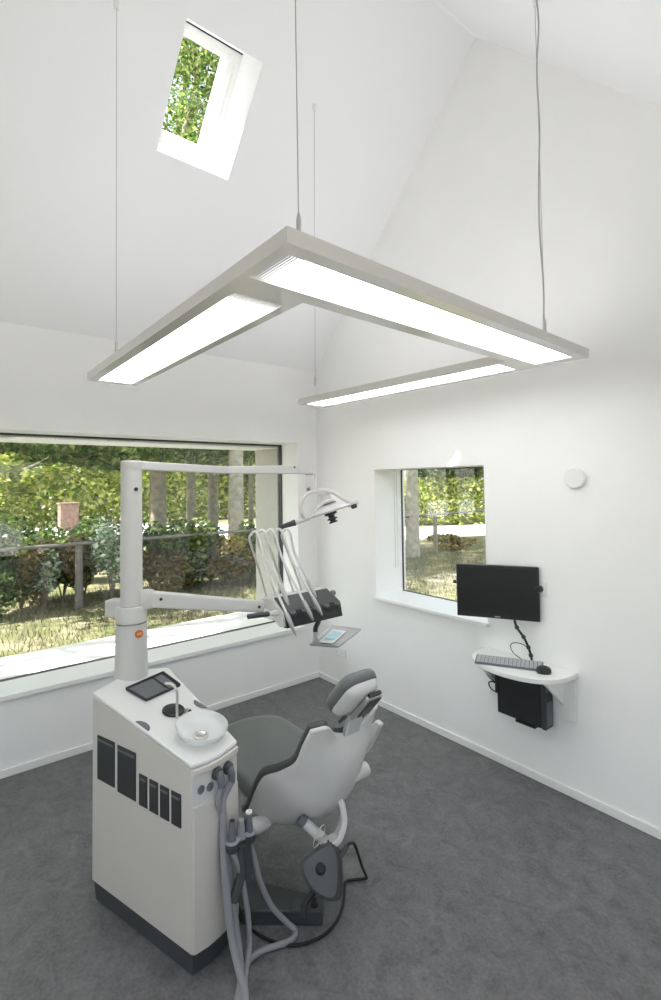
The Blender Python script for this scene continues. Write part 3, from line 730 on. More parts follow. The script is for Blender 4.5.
obj('axle', MB().tube([axR-axd*.02, axR+axd*.04], 0.0145, 14), M['white_shell'], ol)
gh = obj('grip', MB().lathe(axL-axd*.055, [(0.015, -0.002), (0.0185, 0.004), (0.0165, 0.016), (0.014, 0.05), (0.0125, 0.095), (0.009, 0.1)], axis=-axd, n=18), M['dgrey'], ol); gh['label'] = 'dark grey rubber grip'
obj('end_knob', MB().lathe(axR-UP*.014+axd*.014, [(0.013, -0.016), (0.0165, -0.012), (0.0165, 0.014), (0.012, 0.018)], axis=axd, n=16), M['dgrey'], ol)
# dish: shallow shell, its normal square to the axle
un = (UP - axd*axd.z).normalized(); un = (un + V((-0.63, -0.777, 0))*-0.06).normalized()
dc = V((-1.258, -1.765, 1.738))
obj('dish', MB().lathe(dc, [(0.125, 0.0), (0.128, 0.005), (0.118, 0.012), (0.085, 0.03), (0.05, 0.041), (0.0, 0.045), ], axis=un, n=40), M['white_shell'], ol)
obj('dish_hub', MB().lathe(dc+un*.04, [(0.048, 0), (0.048, 0.012), (0.03, 0.02), (0.03, 0.055), (0.036, 0.06), (0.034, 0.07)], axis=un, n=24), M['white_shell'], ol)
obj('vent_ring', MB().lathe(dc+un*.043, [(0.05, 0), (0.05, 0.006), (0.044, 0.008)], axis=un, n=24), M['mgrey'], ol)
obj('lamp_face', MB().lathe(dc-un*.001, [(0.118, -0.002), (0.118, 0.004), (0, 0.004)], axis=un, n=32), M['alu'], ol)
kb = MB().lathe(dc-un*.004, [(0.036, 0), (0.036, 0.012), (0.02, 0.016), (0.018, 0.03), (0.03, 0.033), (0.03, 0.04), (0.018, 0.042), (0.016, 0.05), (0.026, 0.053), (0.024, 0.06)], axis=-un, n=20)
obj('focus_knob', kb, M['black'], ol)

# ================================================================== DENTAL CHAIR (faces +Y)
CX = -1.61
ch = thing('dental_chair', 'dental patient chair with white back shell and grey upholstery', 'dental chair', (CX, -1.9, 0))
rows = [  # half width, edge (y, z), centre (y, z)
    (0.190, -2.285, 0.862, -2.305, 0.822),
    (0.197, -2.245, 0.790, -2.330, 0.745),
    (0.197, -2.190, 0.705, -2.325, 0.665),
    (0.214, -2.105, 0.645, -2.295, 0.585),
    (0.250, -2.020, 0.597, -2.250, 0.505),
    (0.257, -1.950, 0.495, -2.180, 0.425),
    (0.252, -1.868, 0.362, -2.065, 0.335),
    (0.235, -1.800, 0.330, -1.960, 0.300)]
def crm(vals, t):
    n = len(vals)-1; x = min(max(t*n, 0), n-1e-6); i = int(x); f_ = x-i
    p = [vals[max(i-1, 0)], vals[i], vals[i+1], vals[min(i+2, n)]]
    return 0.5*(2*p[1]+(p[2]-p[0])*f_+(2*p[0]-5*p[1]+4*p[2]-p[3])*f_*f_+(3*p[1]-p[0]-3*p[2]+p[3])*f_**3)
def shell(off=0.0, grow=0.0, nv=30, nu=32, tmax=1.0, pw=2.3):
    G = []
    for i in range(nv+1):
        t = tmax*i/nv; w, ye, ze, yc, zc = [crm([r[k] for r in rows], t) for k in range(5)]
        r_ = []
        for j in range(nu+1):
            u = -1+2*j/nu; a = abs(u)**pw
            y = yc+(ye-yc)*a; z = zc+(ze-zc)*a
            # shoulders: raised rounded lobes either side of the headrest notch
            k = max(0, 1-t/0.16)
            z += k*k*(0.050*math.exp(-((abs(u)-0.72)/0.26)**2) - 0.012*math.exp(-(u/0.25)**2))
            y -= k*k*(0.045*math.exp(-((abs(u)-0.72)/0.26)**2))
            p = V((CX+(w+grow)*u, y, z))
            p += V((0, 0.78, 0.62))*off
            r_.append(p)
        G.append(r_)
    return G
obj('back_shell', MB().grid_closed(shell(0), shell(0.018)), M['white_shell'], ch, bevel=0.005, seg=2)
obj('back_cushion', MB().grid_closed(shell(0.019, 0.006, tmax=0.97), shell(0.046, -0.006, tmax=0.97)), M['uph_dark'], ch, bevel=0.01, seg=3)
# seat cushion: rounded tongue
def seat_ring(z, d, ns=48):
    pts = []
    y0, y1 = -2.06, -1.335
    hw = lambda t, y: min(0.262-0.034*t, 0.15+(y+2.06)*0.75)
    k = 28; L = []
    for i in range(k+1):          # left side from back to front, then round nose
        t = i/k; y = y0+(y1-y0-0.16)*t; L.append((-hw(t, y)+d, y+(d if i == 0 else 0)))
    for i in range(1, 16):
        th = PI-PI*i/16
        L.append(((0.23-d)*math.cos(th), y1-0.16+(0.16-d)*math.sin(th)))
    for i in range(k, -1, -1):
        t = i/k; y = y0+(y1-y0-0.16)*t; L.append((hw(t, y)-d, y+(d if i == 0 else 0)))
    return [V((CX-0.005+x, y, z+0.03*((y+2.03)/0.7))) for x, y in L]
sm = MB().loft([seat_ring(0.415, 0.03), seat_ring(0.425, 0.008), seat_ring(0.45, 0.0), seat_ring(0.485, 0.0), seat_ring(0.508, 0.012), seat_ring(0.522, 0.04), seat_ring(0.528, 0.09)])
obj('seat_cushion', sm, M['uph'], ch, angle=60)
obj('seat_frame', MB().loft([seat_ring(0.36, 0.06), seat_ring(0.37, 0.035), seat_ring(0.415, 0.022), seat_ring(0.418, 0.05)]), M['white_metal'], ch, angle=50)
# headrest: pad, white shell, steel slide bracket
hr0 = V((-1.705, -2.275, 0.95)); hup = V((0, -0.13, 0.145)).normalized(); hx = V((1, 0, 0)); hf = hx.cross(hup); hf = hf if hf.y > 0 else -hf
def rrect(c, w, h, d, r, k=5):
    out = []
    for (sx, sz, a0) in ((1, 1, 0), (-1, 1, 90), (-1, -1, 180), (1, -1, 270)):
        for i in range(k+1):
            a = math.radians(a0+90*i/k)
            out.append(c+hx*(sx*(w/2-r)+r*math.cos(a))+hup*(sz*(h/2-r)+r*math.sin(a))+hf*d)
    return out
hc = V((-1.580, -2.315, 0.975))
pad = MB().loft([rrect(hc, .18, .215, 0.0, .05), rrect(hc, .192, .23, .012, .055), rrect(hc, .195, .235, .03, .058), rrect(hc, .185, .225, .046, .055), rrect(hc, .16, .195, .056, .05), rrect(hc, .1, .12, .060, .03)])
hrest = obj('headrest_shell', MB().loft([rrect(hc, .11, .14, -.042, .03), rrect(hc, .15, .19, -.032, .035), rrect(hc, .174, .21, -.010, .045), rrect(hc, .177, .213, .0, .048)]), M['white_shell'], ch, angle=50)
obj('headrest_pad', pad, M['uph'], hrest, angle=60)
# bracket: dark slide plate in a light frame, going down into the back notch
bpts0 = hc-hf*.055+hup*.045+hx*.035
def plate(c, w, h, th): return MB().box(c, (w, h, th), (hx, hup, hf))
obj('slide_frame', plate(hc-hf*.056+hx*.040-hup*.012, 0.088, 0.16, 0.022), M['alu'], hrest, bevel=0.004)
obj('slide_plate', plate(hc-hf*.070+hx*.045-hup*.006, 0.064, 0.125, 0.006), mat('brown_grey_metal', (0.12, 0.105, 0.09), 0.35, metal=0.6), hrest, bevel=0.002)
obj('lock_slot', plate(hc-hf*.052+hx*.040+hup*.074, 0.066, 0.014, 0.014), M['black'], hrest)
obj('release_lever', MB().tube([hc-hf*.045-hx*.03-hup*.08, hc-hf*.05-hx*.065-hup*.1], 0.007, 10), M['dgrey'], hrest)
obj('lock_pin', MB().tube([hc-hf*.05+hx*.06+hup*.03, hc-hf*.05+hx*.085+hup*.03], 0.005, 8), M['steel'], hrest)
ns = hc-hf*.054+hx*.02-hup*.085
obj('headrest_stem', MB().loft([[ns+hx*.04+hf*.01, ns-hx*.04+hf*.01, ns-hx*.04-hf*.01, ns+hx*.04-hf*.01], [V((CX+.06, -2.285, 0.812)), V((CX-.025, -2.285, 0.812)), V((CX-.025, -2.315, 0.812)), V((CX+.06, -2.315, 0.812))]]), M['alu'], ch, bevel=0.004)
# hinge covers both sides
for s in (-1, 1):
    c = V((CX-0.285, -1.945, 0.352)) if s < 0 else V((CX+0.315, -2.07, 0.455)); ax = V((-s, -0.04, -0.02)) 
    hcv = obj('hinge_cover', MB().lathe(c, [(0.034, 0.0), (0.036, 0.01), (0.033, 0.085), (0.020, 0.112), (0.008, 0.125)], axis=ax, n=24), M['white_shell'], ch)
    if s < 0: obj('hinge_cap', MB().lathe(c, [(0.037, -0.012), (0.038, 0.004), (0.034, 0.006)], axis=ax, n=24), M['black'], hcv)
obj('hinge_rod', MB().tube([V((CX-.2, -1.95, .35)), V((CX+.2, -1.95, .35))], 0.018, 12), M['black'], ch)
# armrest panel at the right side
ar = [(-2.235, 0.745), (-2.20, 0.755), (-2.05, 0.60), (-1.90, 0.50), (-1.93, 0.44), (-2.09, 0.53), (-2.15, 0.60)]
obj('armrest', MB().prism([V((CX+.262, y, z)) for y, z in ar], [V((CX+.292, y, z)) for y, z in ar]), M['white_shell'], ch, bevel=0.008, seg=3)
# curved hanger bracket at the back
hk = [V((-1.60, -2.215, .53)), V((-1.598, -2.245, .48)), V((-1.600, -2.255, .42)), V((-1.632, -2.258, .372)), V((-1.675, -2.258, .362)), V((-1.715, -2.255, .366))]
pts = spline(hk, 5); rings = []
for i, p in enumerate(pts):
    t = (pts[min(i+1, len(pts)-1)]-pts[max(i-1, 0)]).normalized(); s_ = V((0.55, 0.8, 0)); s_ = (s_-t*s_.dot(t)).normalized(); n_ = t.cross(s_)
    w_ = 0.028; d_ = 0.013
    rings.append([p+s_*w_+n_*d_, p-s_*w_+n_*d_, p-s_*w_-n_*d_, p+s_*w_-n_*d_])
obj('hanger_bracket', MB().loft(rings), M['white_shell'], ch, bevel=0.004)
cyl = obj('pump_cylinder', MB().tube([V((-1.735, -2.15, .415)), V((-1.675, -2.215, .345))], 0.022, 18), M['white_shell'], ch, bevel=0.003)
obj('cylinder_collar', MB().tube([V((-1.75, -2.134, .432)), V((-1.735, -2.15, .415))], 0.026, 18), M['mgrey'], cyl)
# lift column and foot
obj('lift_column', MB().loft([[V((-1.93+dx, -1.56+dy, z)) for dx, dy in ((0, -.12), (.13, -.12), (.13, .1), (0, .1))] for z in (0.06, 0.365)]), M['white_metal'], ch, bevel=0.01)
p0, p1_, p2, p3 = V((-1.962, -1.995, 0)), V((-1.698, -2.221, 0)), V((-1.645, -2.165, 0)), V((-1.86, -1.84, 0))
obj('foot_plate', MB().prism([p0, p1_, p2, p3, V((-1.80, -1.46, 0)), V((-1.95, -1.46, 0))], [p+UP*.062 for p in (p0, p1_, p2, p3, V((-1.80, -1.46, 0)), V((-1.95, -1.46, 0)))]), M['plinth'], ch, bevel=0.006)
cp = V((-1.735, -2.155, 0.064)); cd = (p1_-p0).normalized(); cn = V((-cd.y, cd.x, 0))
fsw = obj('foot_switch', MB().box(cp, (0.135, 0.062, 0.006), (cd, cn, UP)), M['plinth'], ch, bevel=0.002)
obj('switch_knob', MB().lathe(cp+cd*.035+UP*.003, [(0.017, 0), (0.017, 0.006), (0.01, 0.012), (0.012, 0.022), (0.008, 0.027)], n=16), M['black_matt'], fsw)

# ================================================================== FOOT CONTROL hanging from the chair
fc = thing('foot_control', 'dark grey three-cornered foot control hanging below the chair back', 'foot control', (-1.76, -2.30, 0.20))
fcc = V((-1.753, -2.30, 0.305))
n_ = V((-0.42, -0.72, 0.55)).normalized(); ux = n_.cross(UP).normalized()*-1; ux = ux if ux.x > 0 else -ux; uy = n_.cross(ux); uy = uy if uy.z > 0 else -uy
corners = [(-0.112, 0.048), (0.035, 0.118), (0.085, 0.06), (0.072, -0.09), (0.03, -0.128), (-0.045, -0.095), (-0.098, -0.035)]
def tri(k, d, sh=(0, 0)):
    ps = [V((x, y, 0)) for x, y in corners]; n = len(ps); o = []
    loop = [q_*0.78 for q_ in spline([ps[-1]]+ps+[ps[0], ps[1]], 4)[4:4+4*n]]
    return [fcc+ux*(p.x*k+sh[0])+uy*(p.y*k+sh[1])+n_*d for p in loop]
obj('housing', MB().loft([tri(0.90, -0.085, (.03, -.01)), tri(1.0, -0.06, (.025, -.008)), tri(1.02, -0.02, (.008, 0)), tri(0.98, 0.0), tri(0.72, 0.010), tri(0.3, 0.012)]), M['dgrey'], fc, angle=30)
obj('pedal_disc', MB().loft([tri(0.94, -0.004), tri(0.93, 0.012), tri(0.86, 0.02), tri(0.5, 0.027), tri(0.2, 0.031)]), mat('pedal_grey', (0.072, 0.077, 0.083), 0.5), fc, angle=30)
obj('joystick', MB().lathe(fcc+n_*.03-ux*.012+uy*.008, [(0.022, 0), (0.02, 0.008), (0.012, 0.014), (0.014, 0.022), (0.011, 0.028)], axis=n_, n=20), M['black_matt'], fc)
q = fcc-ux*.038-uy*.062
obj('side_pedal', MB().tube([q+n_*-.02, q-ux*.03-uy*.02, q-ux*.05-uy*.042, q-ux*.046-uy*.078], [0.013, 0.014, 0.013, 0.011], 10), M['black_matt'], fc, bevel=0.002)
hl = [fcc+ux*.06+uy*.115-n_*.02, V((-1.70, -2.30, .41)), V((-1.735, -2.32, .425)), V((-1.79, -2.325, .40)), V((-1.80, -2.32, .375)), V((-1.775, -2.31, .375)), V((-1.735, -2.30, .41))]
ring = [V((-1.735, -2.255, .412))+V((.036*math.cos(k*PI/8)*.9, .0, .026*math.sin(k*PI/8)+.026*math.cos(k*PI/8))) for k in range(17)]
obj('wire_handle', MB().tube(ring, 0.0024, 8), M['steel'], fc)
obj('wire_handle', MB().tube([fcc+ux*.03+uy*.07-n_*.03, V((-1.70, -2.27, .385)), V((-1.695, -2.26, .372)), V((-1.71, -2.255, .362))], 0.0035, 8, smooth=3), M['dgrey'], fc)
cb = [fcc+ux*.075+uy*.03-n_*.045, V((-1.61, -2.29, .335)), V((-1.575, -2.275, .322)), V((-1.535, -2.255, .28)), V((-1.45, -2.205, .12)), V((-1.395, -2.172, .03)), V((-1.392, -2.155, .010)), V((-1.43, -2.125, .007)), V((-1.468, -2.108, .007)), V((-1.50, -2.135, .007)), V((-1.56, -2.195, .007)), V((-1.64, -2.245, .007)), V((-1.74, -2.262, .007)), V((-1.85, -2.22, .007)), V((-1.915, -2.13, .007)), V((-1.95, -2.03, .007))]
obj('cable', MB().tube(cb, 0.0062, 8, smooth=6), M['black_matt'], fc)
obj('cable_sleeve', MB().tube([cb[0], cb[1]], [0.013, 0.009], 10), M['dgrey'], fc)

# ================================================================== COMPUTER CORNER ON THE GABLE WALL
# shelf
sh = thing('wall_shelf', 'white half-round wall shelf on a wall plate', 'shelf', (-0.17, -2.23, 0.45))
arc = []
for i in range(33):
    th = PI*i/32
    y = -2.227+0.318*math.cos(th); x = -0.335*abs(math.sin(th))**0.62
    arc.append((min(x, 0), y))
arc = [(0.0, -1.909)] + [(x, y) for x, y in arc[1:-1]] + [(0.0, -2.545)]
obj('shelf_board', MB().prism([V((x-.0005, y, 0.722)) for x, y in arc], [V((x-.0005, y, 0.75)) for x, y in arc]), M['sill'], sh, bevel=0.003)
obj('wall_plate', MB().bx(-0.02, -0.0005, -2.533, -1.94, 0.455, 0.7215), M['sill'], sh, bevel=0.002)
for y in (-2.455, -2.00):
    tri_ = [(-0.0205, 0.7215), (-0.245, 0.7215), (-0.0205, 0.535)]
    obj('gusset', MB().prism([V((x, y-.009, z)) for x, z in tri_], [V((x, y+.009, z)) for x, z in tri_]), M['sill'], sh, bevel=0.002)
# computer hanging below the shelf
pc = thing('computer', 'black desktop computer case hung under the half-round shelf', 'computer', (-0.09, -2.2, 0.4))
obj('case', MB().bx(-0.122, -0.026, -2.372, -2.07, 0.395, 0.705), M['black'], pc, bevel=0.004)
fpn = obj('front_bezel', MB().bx(-0.122, -0.026, -2.396, -2.372, 0.39, 0.712), M['dgrey'], pc, bevel=0.004)
obj('front_grille', MB().bx(-0.105, -0.043, -2.400, -2.395, 0.41, 0.55), M['mgrey'], fpn)
obj('drive_slot', MB().bx(-0.112, -0.036, -2.399, -2.395, 0.61, 0.64), M['mgrey'], fpn)
obj('holder_strap', MB().bx(-0.128, -0.0215, -2.33, -2.20, 0.380, 0.3945), M['black_matt'], pc)
obj('holder_hook', MB().bx(-0.132, -0.1225, -2.085, -2.062, 0.52, 0.722), M['black_matt'], pc)
cbl = [V((-.08, -2.075, .56)), V((-.08, -2.01, .57)), V((-.07, -1.955, .60)), V((-.06, -1.94, .64)), V((-.06, -1.99, .665)), V((-.07, -2.075, .66))]
obj('cable', MB().tube(cbl, 0.004, 8, smooth=5), M['black_matt'], pc)
cbl = [V((-.07, -2.075, .50)), V((-.07, -2.0, .50)), V((-.06, -1.965, .53)), V((-.07, -2.0, .555)), V((-.07, -2.075, .545))]
obj('cable', MB().tube(cbl, 0.004, 8, smooth=5), M['black_matt'], pc)
# monitor on a wall arm
mdv = V((-0.479, 0.878, 0)).normalized(); mn = V((-mdv.y, mdv.x, 0)); mn = mn if mn.x < 0 else -mn     # mn faces the room
mc = V((-0.150, -2.105, 1.179)); mon = thing('monitor', 'flat black monitor on a wall arm above the shelf', 'monitor', (mc.x, mc.y, 1.0))
MX = (mdv, mn, UP)
obj('screen_housing', MB().box(mc-mn*.016, (0.512, 0.034, 0.342), MX), M['black'], mon, bevel=0.005)
scr = obj('screen', MB().box(mc+mn*.0012, (0.482, 0.003, 0.298), MX), M['screen'], mon); scr.location.z += 0.007
obj('maker_mark', MB().box(mc+mn*.002-UP*.1585, (0.032, 0.002, 0.006), MX), M['alu'], mon)
obj('back_cover', MB().box(mc-mn*.045, (0.24, 0.03, 0.2), MX), M['black'], mon, bevel=0.01)
armend = V((-0.0, -2.13, 1.19))
obj('wall_arm', MB().tube([mc-mn*.055, V((-0.05, -2.06, 1.18)), V((-0.001, -2.06, 1.18))], 0.016, 10), M['black'], mon)
obj('swivel_knob', MB().lathe(mc+mdv*.256-mn*.012+UP*.05, [(0.012, -0.002), (0.012, 0.02), (0.008, 0.024)], axis=mdv, n=14), M['black'], mon)
# monitor cables down to the shelf, tied together
cb2 = [mc-mn*.03-mdv*.10-UP*.165, mc-mn*.02-mdv*.115-UP*.22, V((-.075, -2.245, .90)), V((-.07, -2.275, .83)), V((-.07, -2.295, .752))]
cc2 = obj('cable_bundle', MB().tube(cb2, 0.008, 8, smooth=5), M['black_matt'], mon)
for k, f_ in enumerate((0.28, 0.5, 0.72, 0.9)):
    sp = spline([V(p) for p in cb2], 8); i = int(f_*(len(sp)-2)); d_ = (sp[i+1]-sp[i]).normalized()
    obj('cable_tie', MB().lathe(sp[i]-d_*.01, [(0.009, 0), (0.0135, 0.004), (0.0135, 0.018), (0.009, 0.022)], axis=d_, n=10), M['black'], cc2)
# keyboard seen edge-on at the left of the shelf
kb0, kb1 = V((-0.235, -1.985, 0.7505)), V((-0.245, -2.33, 0.7505))
kbd = thing('keyboard', 'grey keyboard lying along the front of the wall shelf', 'keyboard', (-0.2, -2.14, 0.7505))
ku = V((0.22, -0.42, 0)).normalized(); kv = V((-ku.y, ku.x, 0))
kc = V((-0.195, -2.205, 0.7505))
def kbox(c, l, w, h0, h1):
    a = [c+ku*(-l/2)+kv*(-w/2), c+ku*(l/2)+kv*(-w/2), c+ku*(l/2)+kv*(w/2), c+ku*(-l/2)+kv*(w/2)]
    return MB().prism(a, [p+UP*(h0 if i in (0, 1) else h1) for i, p in enumerate(a)])
obj('keyboard_body', kbox(kc, 0.40, 0.11, 0.012, 0.026), M['mgrey'], kbd, bevel=0.003)
km = MB()
for r_ in range(5):
    for c_ in range(16):
        p = kc+ku*(-0.18+c_*0.024)+kv*(-0.041+r_*0.0205)+UP*(0.0135+0.0026*(r_+1))
        km.box(p, (0.020, 0.017, 0.004), (ku, kv, UP))
kk = obj('keys', km, M['keys'], kbd, smooth=False)
# mouse
ms = thing('computer_mouse', 'dark computer mouse at the right of the wall shelf', 'mouse', (-0.155, -2.42, 0.7505))
mc_ = V((-0.16, -2.415, 0.7505))
mm = MB().lathe(mc_, [(0.028, 0.0), (0.032, 0.006), (0.032, 0.02), (0.027, 0.033), (0.015, 0.041), (0.0, 0.043)], n=24, sx=1.35, xdir=(0.6, -0.8, 0))
obj('mouse_body', mm, M['black'], ms)
wire = [mc_+V((.02, .03, .012)), V((-.11, -2.36, .765)), V((-.085, -2.30, .758)), V((-.09, -2.24, .765)), V((-.11, -2.19, .80)), V((-.115, -2.17, .84)), V((-.105, -2.19, .865)), V((-.09, -2.24, .865)), V((-.085, -2.27, .85))]
obj('mouse_cable', MB().tube(wire, 0.0028, 8, smooth=5), M['black_matt'], ms)
# wall sockets
so = thing('wall_socket', 'white wall socket plate with black plug right of the monitor', 'socket', (-0.005, -2.335, 1.17))
obj('plate', MB().bx(-0.011, -0.0005, -2.369, -2.285, 1.17, 1.262), M['socket'], so, bevel=0.003)
obj('plug', MB().lathe((-0.011, -2.325, 1.214), [(0.022, 0), (0.022, 0.02), (0.016, 0.04), (0.008, 0.042)], axis=(-1, 0, 0), n=16), M['black'], so)
so2 = thing('wall_socket', 'white double wall socket low on the wall near the room corner', 'socket', (-0.005, -0.33, 0.27))
obj('plate', MB().bx(-0.011, -0.0005, -0.408, -0.252, 0.278, 0.358), M['socket'], so2, bevel=0.003)
for y in (-0.29, -0.37):
    hole = MB().lathe((-0.011, y, 0.318), [(0.025, 0.0), (0.025, 0.002), (0.021, 0.002), (0.020, 0.0005), (0, 0.0005)], axis=(-1, 0, 0), n=20)
    rc = obj('socket_recess', hole, M['socket'], so2)
    ph = MB()
    for dy in (-.008, .008): ph.lathe((-0.0115, y+dy, 0.318), [(0.003, 0), (0.003, 0.0012), (0, 0.0013)], axis=(-1, 0, 0), n=8)
    obj('contact_holes', ph, M['mgrey'], rc)
tag(obj('wall_disc', MB().lathe((-0.0005, -2.567, 1.912), [(0.06, 0), (0.062, 0.006), (0.062, 0.02), (0.057, 0.026), (0.03, 0.028)], axis=(-1, 0, 0), n=40), M['socket']), 'small round white disc mounted high on the gable wall', 'wall fitting')

# ================================================================== OUTSIDE
random.seed(7)
struct('ground', MB().bx(-40, 60, 0.7, 80, -0.2, -0.02), M['lawn'], label='lawn outside the windows', cat='ground', smooth=False)
struct('ground.003', MB().bx(-40, XB-.25, -30, 0.7, -0.2, -0.02), M['paving'], label='grey paving beside the house', cat='ground', smooth=False)
struct('ground.004', MB().bx(XB-.25, 0.38, -30, YF-.2, -0.2, -0.02), M['paving'], label='grey paving behind the house', cat='ground', smooth=False)
struct('ground.001', MB().bx(0.38, 60, -30, 0.7, -0.2, -0.02), M['lawn'], label='lawn beside the gable wall', cat='ground', smooth=False)

def leaves(b, c, r, n, size, shell=0.0, flat=0.5, rng=random):
    c = V(c)
    for _ in range(n):
        while True:
            p = V((rng.uniform(-1, 1), rng.uniform(-1, 1), rng.uniform(-1, 1)))
            if shell <= p.length <= 1: break
        q = c+V((p.x*r[0], p.y*r[1], p.z*r[2]))
        s = size*rng.uniform(0.6, 1.3)
        a = V((rng.gauss(0, 1), rng.gauss(0, 1), rng.gauss(0, flat))).normalized()
        d = V((rng.gauss(0, 1), rng.gauss(0, 1), rng.gauss(0, 1)))
        d = (d-a*d.dot(a)).normalized(); nn = a.cross(d)
        b.add([q-a*s, q+d*s*.55+nn*s*.12, q+a*s, q-d*s*.55+nn*s*.12], [(0, 1, 2, 3)])
    return b

def lobj(name, b, m, parent=None):
    return obj(name, b, m, parent, smooth=False, fix=False)

def tree(label, x, y, h, r, crown, bark, leafm, n=2600, ls=0.13, lean=(0, 0), cat='tree', group=None, low=None, nb=6):
    t = thing('tree', label, cat, (x, y, -0.02), group or 'trees around the house')
    rng = random.Random(int((x+50)*97+(y+50)*31))
    pts = [V((x, y, -0.03)), V((x+lean[0]*.06+.02, y+lean[1]*.06, h*.3)), V((x+lean[0]*.5-.02, y+lean[1]*.5, h*.65)), V((x+lean[0], y+lean[1], h))]
    tr = MB().tube([pts[0]]+pts[1:], [r*1.25, r, r*.85, r*.5], 14)
    tk = obj('trunk', tr, bark, t)
    br = MB(); cl = MB()
    for k in range(nb):
        z = h*(0.35+0.6*rng.random()); a = rng.uniform(0, 2*PI); L_ = crown[0]*rng.uniform(.6, 1.0)
        p0 = V((x+lean[0]*z/h, y+lean[1]*z/h, z)); p1 = p0+V((math.cos(a)*L_*.5, math.sin(a)*L_*.5, .35*L_)); p2 = p0+V((math.cos(a)*L_, math.sin(a)*L_, .45*L_))
        br.tube([p0, p1, p2], [r*.35, r*.22, r*.08], 7)
    obj('branches', br, bark, t)
    cx, cy, cz = x+lean[0], y+lean[1], crown[2]
    for k in range(9):
        a = rng.uniform(0, 2*PI); rr = crown[0]*rng.uniform(.15, .7)
        leaves(cl, (cx+math.cos(a)*rr, cy+math.sin(a)*rr, cz+crown[1]*rng.uniform(-.65, .65)), (crown[0]*.48, crown[0]*.48, crown[1]*.34), n//9, ls, rng=rng)
    if low:
        for (lx, ly, lz, lr, ln) in low: leaves(cl, (x+lx, y+ly, lz), (lr, lr, lr*.55), ln, ls, rng=rng)
    lobj('crown', cl, leafm, t)
    return t

def at(px, d):                # plan position seen from the doorway under a bearing
    lat = (px-330.5)/502*d
    return -3.05+0.629*d+0.777*lat, -3.99+0.777*d-0.629*lat

TG = 'trees in the garden'
x, y = at(157, 10.5); tree('tall grey tree trunk just right of the column behind the picture window', x, y, 9, .155, (2.0, 2.6, 6.2), M['bark'], G1, 3600, .12, low=[(-.6, .6, 3.2, .9, 500), (.7, .9, 3.0, .9, 500)])
x, y = at(190, 11.6); tree('slim brown tree trunk second from the left behind the picture window', x, y, 8, .095, (1.6, 2.2, 5.8), M['bark'], G1, 2600, .12, low=[(-.2, 1.0, 3.0, .9, 600)])
x, y = at(212, 12.2); tree('dark tree trunk standing in the middle of the garden group', x, y, 8.6, .115, (1.7, 2.4, 6.0), M['bark'], G1, 2800, .12, low=[(.2, 1.0, 2.9, 1.0, 700)])
x, y = at(235, 11.0); tree('thick pale tree trunk near the right edge of the picture window', x, y, 9.5, .15, (2.0, 2.6, 6.6), M['bark_pale'], G1, 3400, .12, low=[(.7, 1.0, 2.9, .8, 500)])
x, y = at(250, 13.0); tree('thin tree stem at the right edge of the picture window', x, y, 6.5, .06, (1.2, 1.7, 4.8), M['bark'], G1, 1500, .12)
x, y = at(128, 13.5); tree('tree trunk rising behind the column top', x, y, 9, .13, (2.0, 2.6, 6.2), M['bark'], G1, 2600, .12, low=[(-1.2, .4, 3.2, 1.2, 800)])
x, y = at(411, 13.0); tree('pale tree trunk at the left edge of the small window', x, y, 8.5, .15, (1.8, 2.4, 6.2), M['bark_pale'], G1, 2600, .12, low=[(.3, 1.5, 3.1, .9, 500)])
# leafy tree on the left with a low branch of yellow-green leaves
x, y = at(-35, 7.2)
tl = tree('yellow-green leafy tree reaching in at the left of the picture window', x, y, 5.5, .10, (1.3, 1.3, 3.6), M['bark'], G2, 1500, .07)
# low hanging branch (kept with its tree)
bx0 = V((x, y, 2.3)); bq = [bx0, V(at(5, 7.2)+(2.12,)), V(at(30, 7.2)+(2.2,)), V(at(48, 7.2)+(2.33,))]
obj('low_branch', MB().tube(bq, [.035, .025, .017, .008], 7, smooth=4), M['bark'], tl)
cl = MB(); rng = random.Random(5)
for (px, d, z, r_, n_l) in ((3, 7.2, 2.28, .26, 150), (22, 7.3, 2.05, .26, 170), (38, 7.2, 2.05, .24, 170), (52, 7.3, 2.02, .2, 120), (60, 7.4, 2.15, .18, 90), (5, 7.3, 1.75, .3, 170), (20, 7.4, 1.86, .2, 90), (12, 7.2, 2.0, .26, 150)):
    xx, yy = at(px, d); leaves(cl, (xx, yy, z), (r_, r_*.7, r_*.55), n_l, .05, rng=rng)
lobj('low_foliage', cl, G2, tl)
# mid green canopy tree hanging from above at upper left
x, y = at(133, 9.3)
tree('mid green tree hanging its leaves over the top left of the window', x, y, 8, .09, (2.2, 2.6, 5.6), M['bark'], G1, 3600, .07, low=[(-1.4, -.2, 2.6, .75, 1500), (-.6, -.3, 2.5, .6, 1300), (.5, .3, 2.75, .7, 1200), (-2.2, .2, 2.75, .7, 1100), (1.4, .9, 2.8, .8, 1200), (2.4, 1.0, 2.8, .8, 1000)])
# trees that shade the house on the sunny side, and the tall ones seen through the skylight
x, y = at(131, 10.4)
tree('tall leafy tree whose crown shows through the skylight', x, y, 12, .12, (2.7, 2.8, 9.9), M['bark'], G1, 14000, .05, lean=(1.7-x, 6.0-y), nb=16)
x, y = at(133, 14.5)
tree('broad dark tree behind the tree seen through the skylight', x, y, 15, .14, (3.2, 3.2, 12.6), M['bark'], G3, 8000, .07, lean=(2.8-x, 9.0-y), nb=14)
tree('tree shading the ledge left of the picture window', -5.6, 2.4, 7, .13, (1.9, 1.5, 5.6), M['bark'], G1, 700, .11)
tree('small-leaved tree leaning towards the picture window', -4.3, 2.1, 6.2, .09, (1.55, 1.1, 5.3), M['bark'], G1, 7000, .09, lean=(1.5, -.3), low=[(1.4, -.56, 5.3, .9, 1600), (1.8, -.7, 5.15, .6, 900), (.95, -.38, 5.3, .8, 900)])

